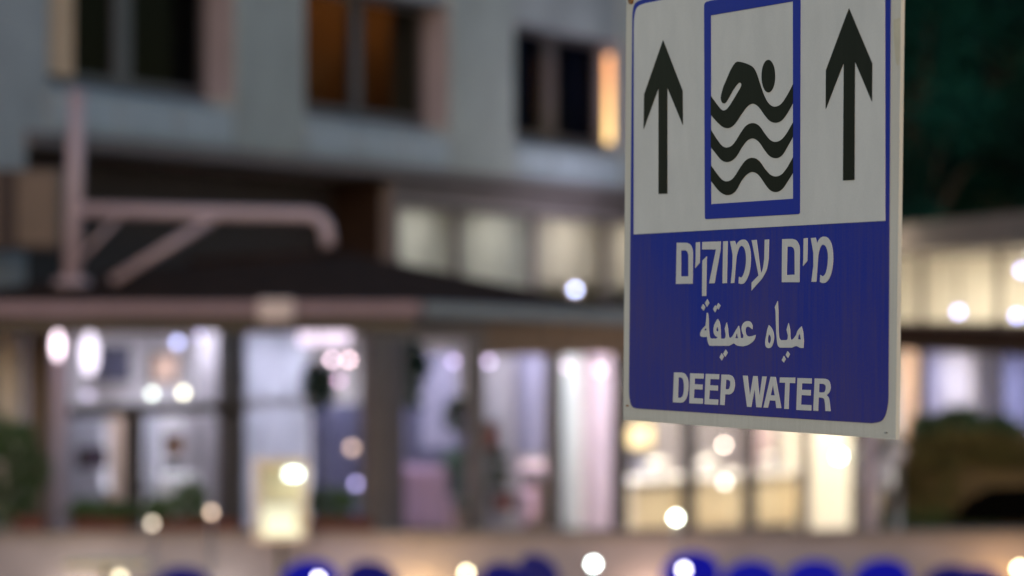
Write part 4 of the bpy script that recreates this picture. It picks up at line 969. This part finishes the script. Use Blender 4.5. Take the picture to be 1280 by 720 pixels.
ENG = [
 [[(78, 86), (130, 87), (155, 95, 1), (175, 135, 1), (178, 195, 1), (168, 260, 1), (145, 294, 1), (120, 297), (70, 294)], [(108, 120), (125, 121), (142, 132, 1), (148, 185, 1), (143, 245, 1), (125, 263), (103, 262)]],
 [[(190, 92), (283, 95), (282, 130), (221, 128), (219, 168), (275, 171), (274, 206), (217, 203), (214, 264), (277, 268), (276, 305), (184, 301)]],
 [[(298, 96), (390, 99), (389, 134), (329, 132), (326, 175), (382, 178), (381, 213), (324, 210), (320, 271), (384, 275), (382, 312), (290, 307)]],
 [[(408, 101), (458, 102), (488, 112, 1), (502, 160, 1), (495, 215, 1), (470, 240, 1), (452, 239), (432, 238), (428, 314), (398, 312)], [(438, 137), (456, 138), (468, 145, 1), (470, 170, 1), (462, 202, 1), (450, 204), (435, 203)]],
 [[(557, 108), (588, 109), (605, 255), (629, 111), (657, 112), (672, 262), (692, 114), (721, 115), (684, 330), (650, 328), (639, 195), (614, 327), (586, 325)]],
 [[(750, 116), (784, 118), (823, 335), (790, 334), (784, 283), (742, 281), (730, 332), (700, 331)], [(766, 170), (779, 246), (749, 245)]],
 [[(815, 121), (920, 122), (918, 161), (880, 160), (874, 341), (845, 340), (852, 158), (813, 157)]],
 [[(937, 125), (1035, 128), (1034, 164), (967, 162), (965, 206), (1028, 209), (1027, 247), (963, 244), (960, 310), (1032, 314), (1031, 352), (929, 347)]],
 [[(1057, 128), (1125, 130), (1155, 138, 1), (1169, 185, 1), (1161, 225, 1), (1138, 245), (1155, 262, 1), (1160, 300), (1166, 356), (1132, 355), (1129, 300), (1124, 268, 1), (1108, 262), (1082, 260), (1079, 354), (1047, 352)], [(1087, 165), (1115, 166), (1132, 172, 1), (1135, 195, 1), (1128, 222, 1), (1112, 226), (1085, 225)]]]
for g_ in ENG: flat('letter', [zpt(l, *z6) for l in g_], 'sign_letter', sg, .0007)
def screw(px, py, m='galv', r=.0045):
    u, v = S(px, py); b = MB(); 
    b.tube([MS @ Vector((u, .0, v)), MS @ Vector((u, .0022, v))], r, 14); build('screw', b, m, sg)
screw(785.5, 507, 'rust', .0007); screw(1109, 541, 'galv', .0006); screw(790, -1, 'rust', .0042); screw(1120, -60, 'rust', .006)
flat('stain', [[(1117, 25), (1125, 22), (1125, 78, 1), (1121, 84, 1), (1118, 60, 1)]], 'stain', sg, .0001, .0001)
# post and arm that carry the sign, just outside the picture
pu = .56; pt_ = MS @ Vector((pu, -.03, 0))
po = thing('sign_post', 'galvanised post and arm from which the deep water sign hangs', 'post', (pt_.x, pt_.y, 0))
mb = MB(); mb.tube([(pt_.x, pt_.y, 0), (pt_.x, pt_.y, S0.z+.50)], .03, 20); build('post', mb, 'galv', po)
mb = MB(); mb.sphere((pt_.x, pt_.y, S0.z+.50), .031, 16, .5); build('cap', mb, 'galv', po)
mb = MB(); mb.lathe((pt_.x, pt_.y, 0), [(.09, 0), (.09, .012), (.035, .02)], 20); build('base_plate', mb, 'galv', po)
mb = MB(); mb.tube([MS @ Vector((pu, -.03, .36)), MS @ Vector((-.40, -.03, .36))], .016, 14); build('arm', mb, 'galv', po)
for u in (S(800, 0)[0], S(1100, 0)[0]):
    mb = MB(); mb.box((u, -.006, .32), (.02, .004, .11), MS); build('hanger', mb, 'galv', po)
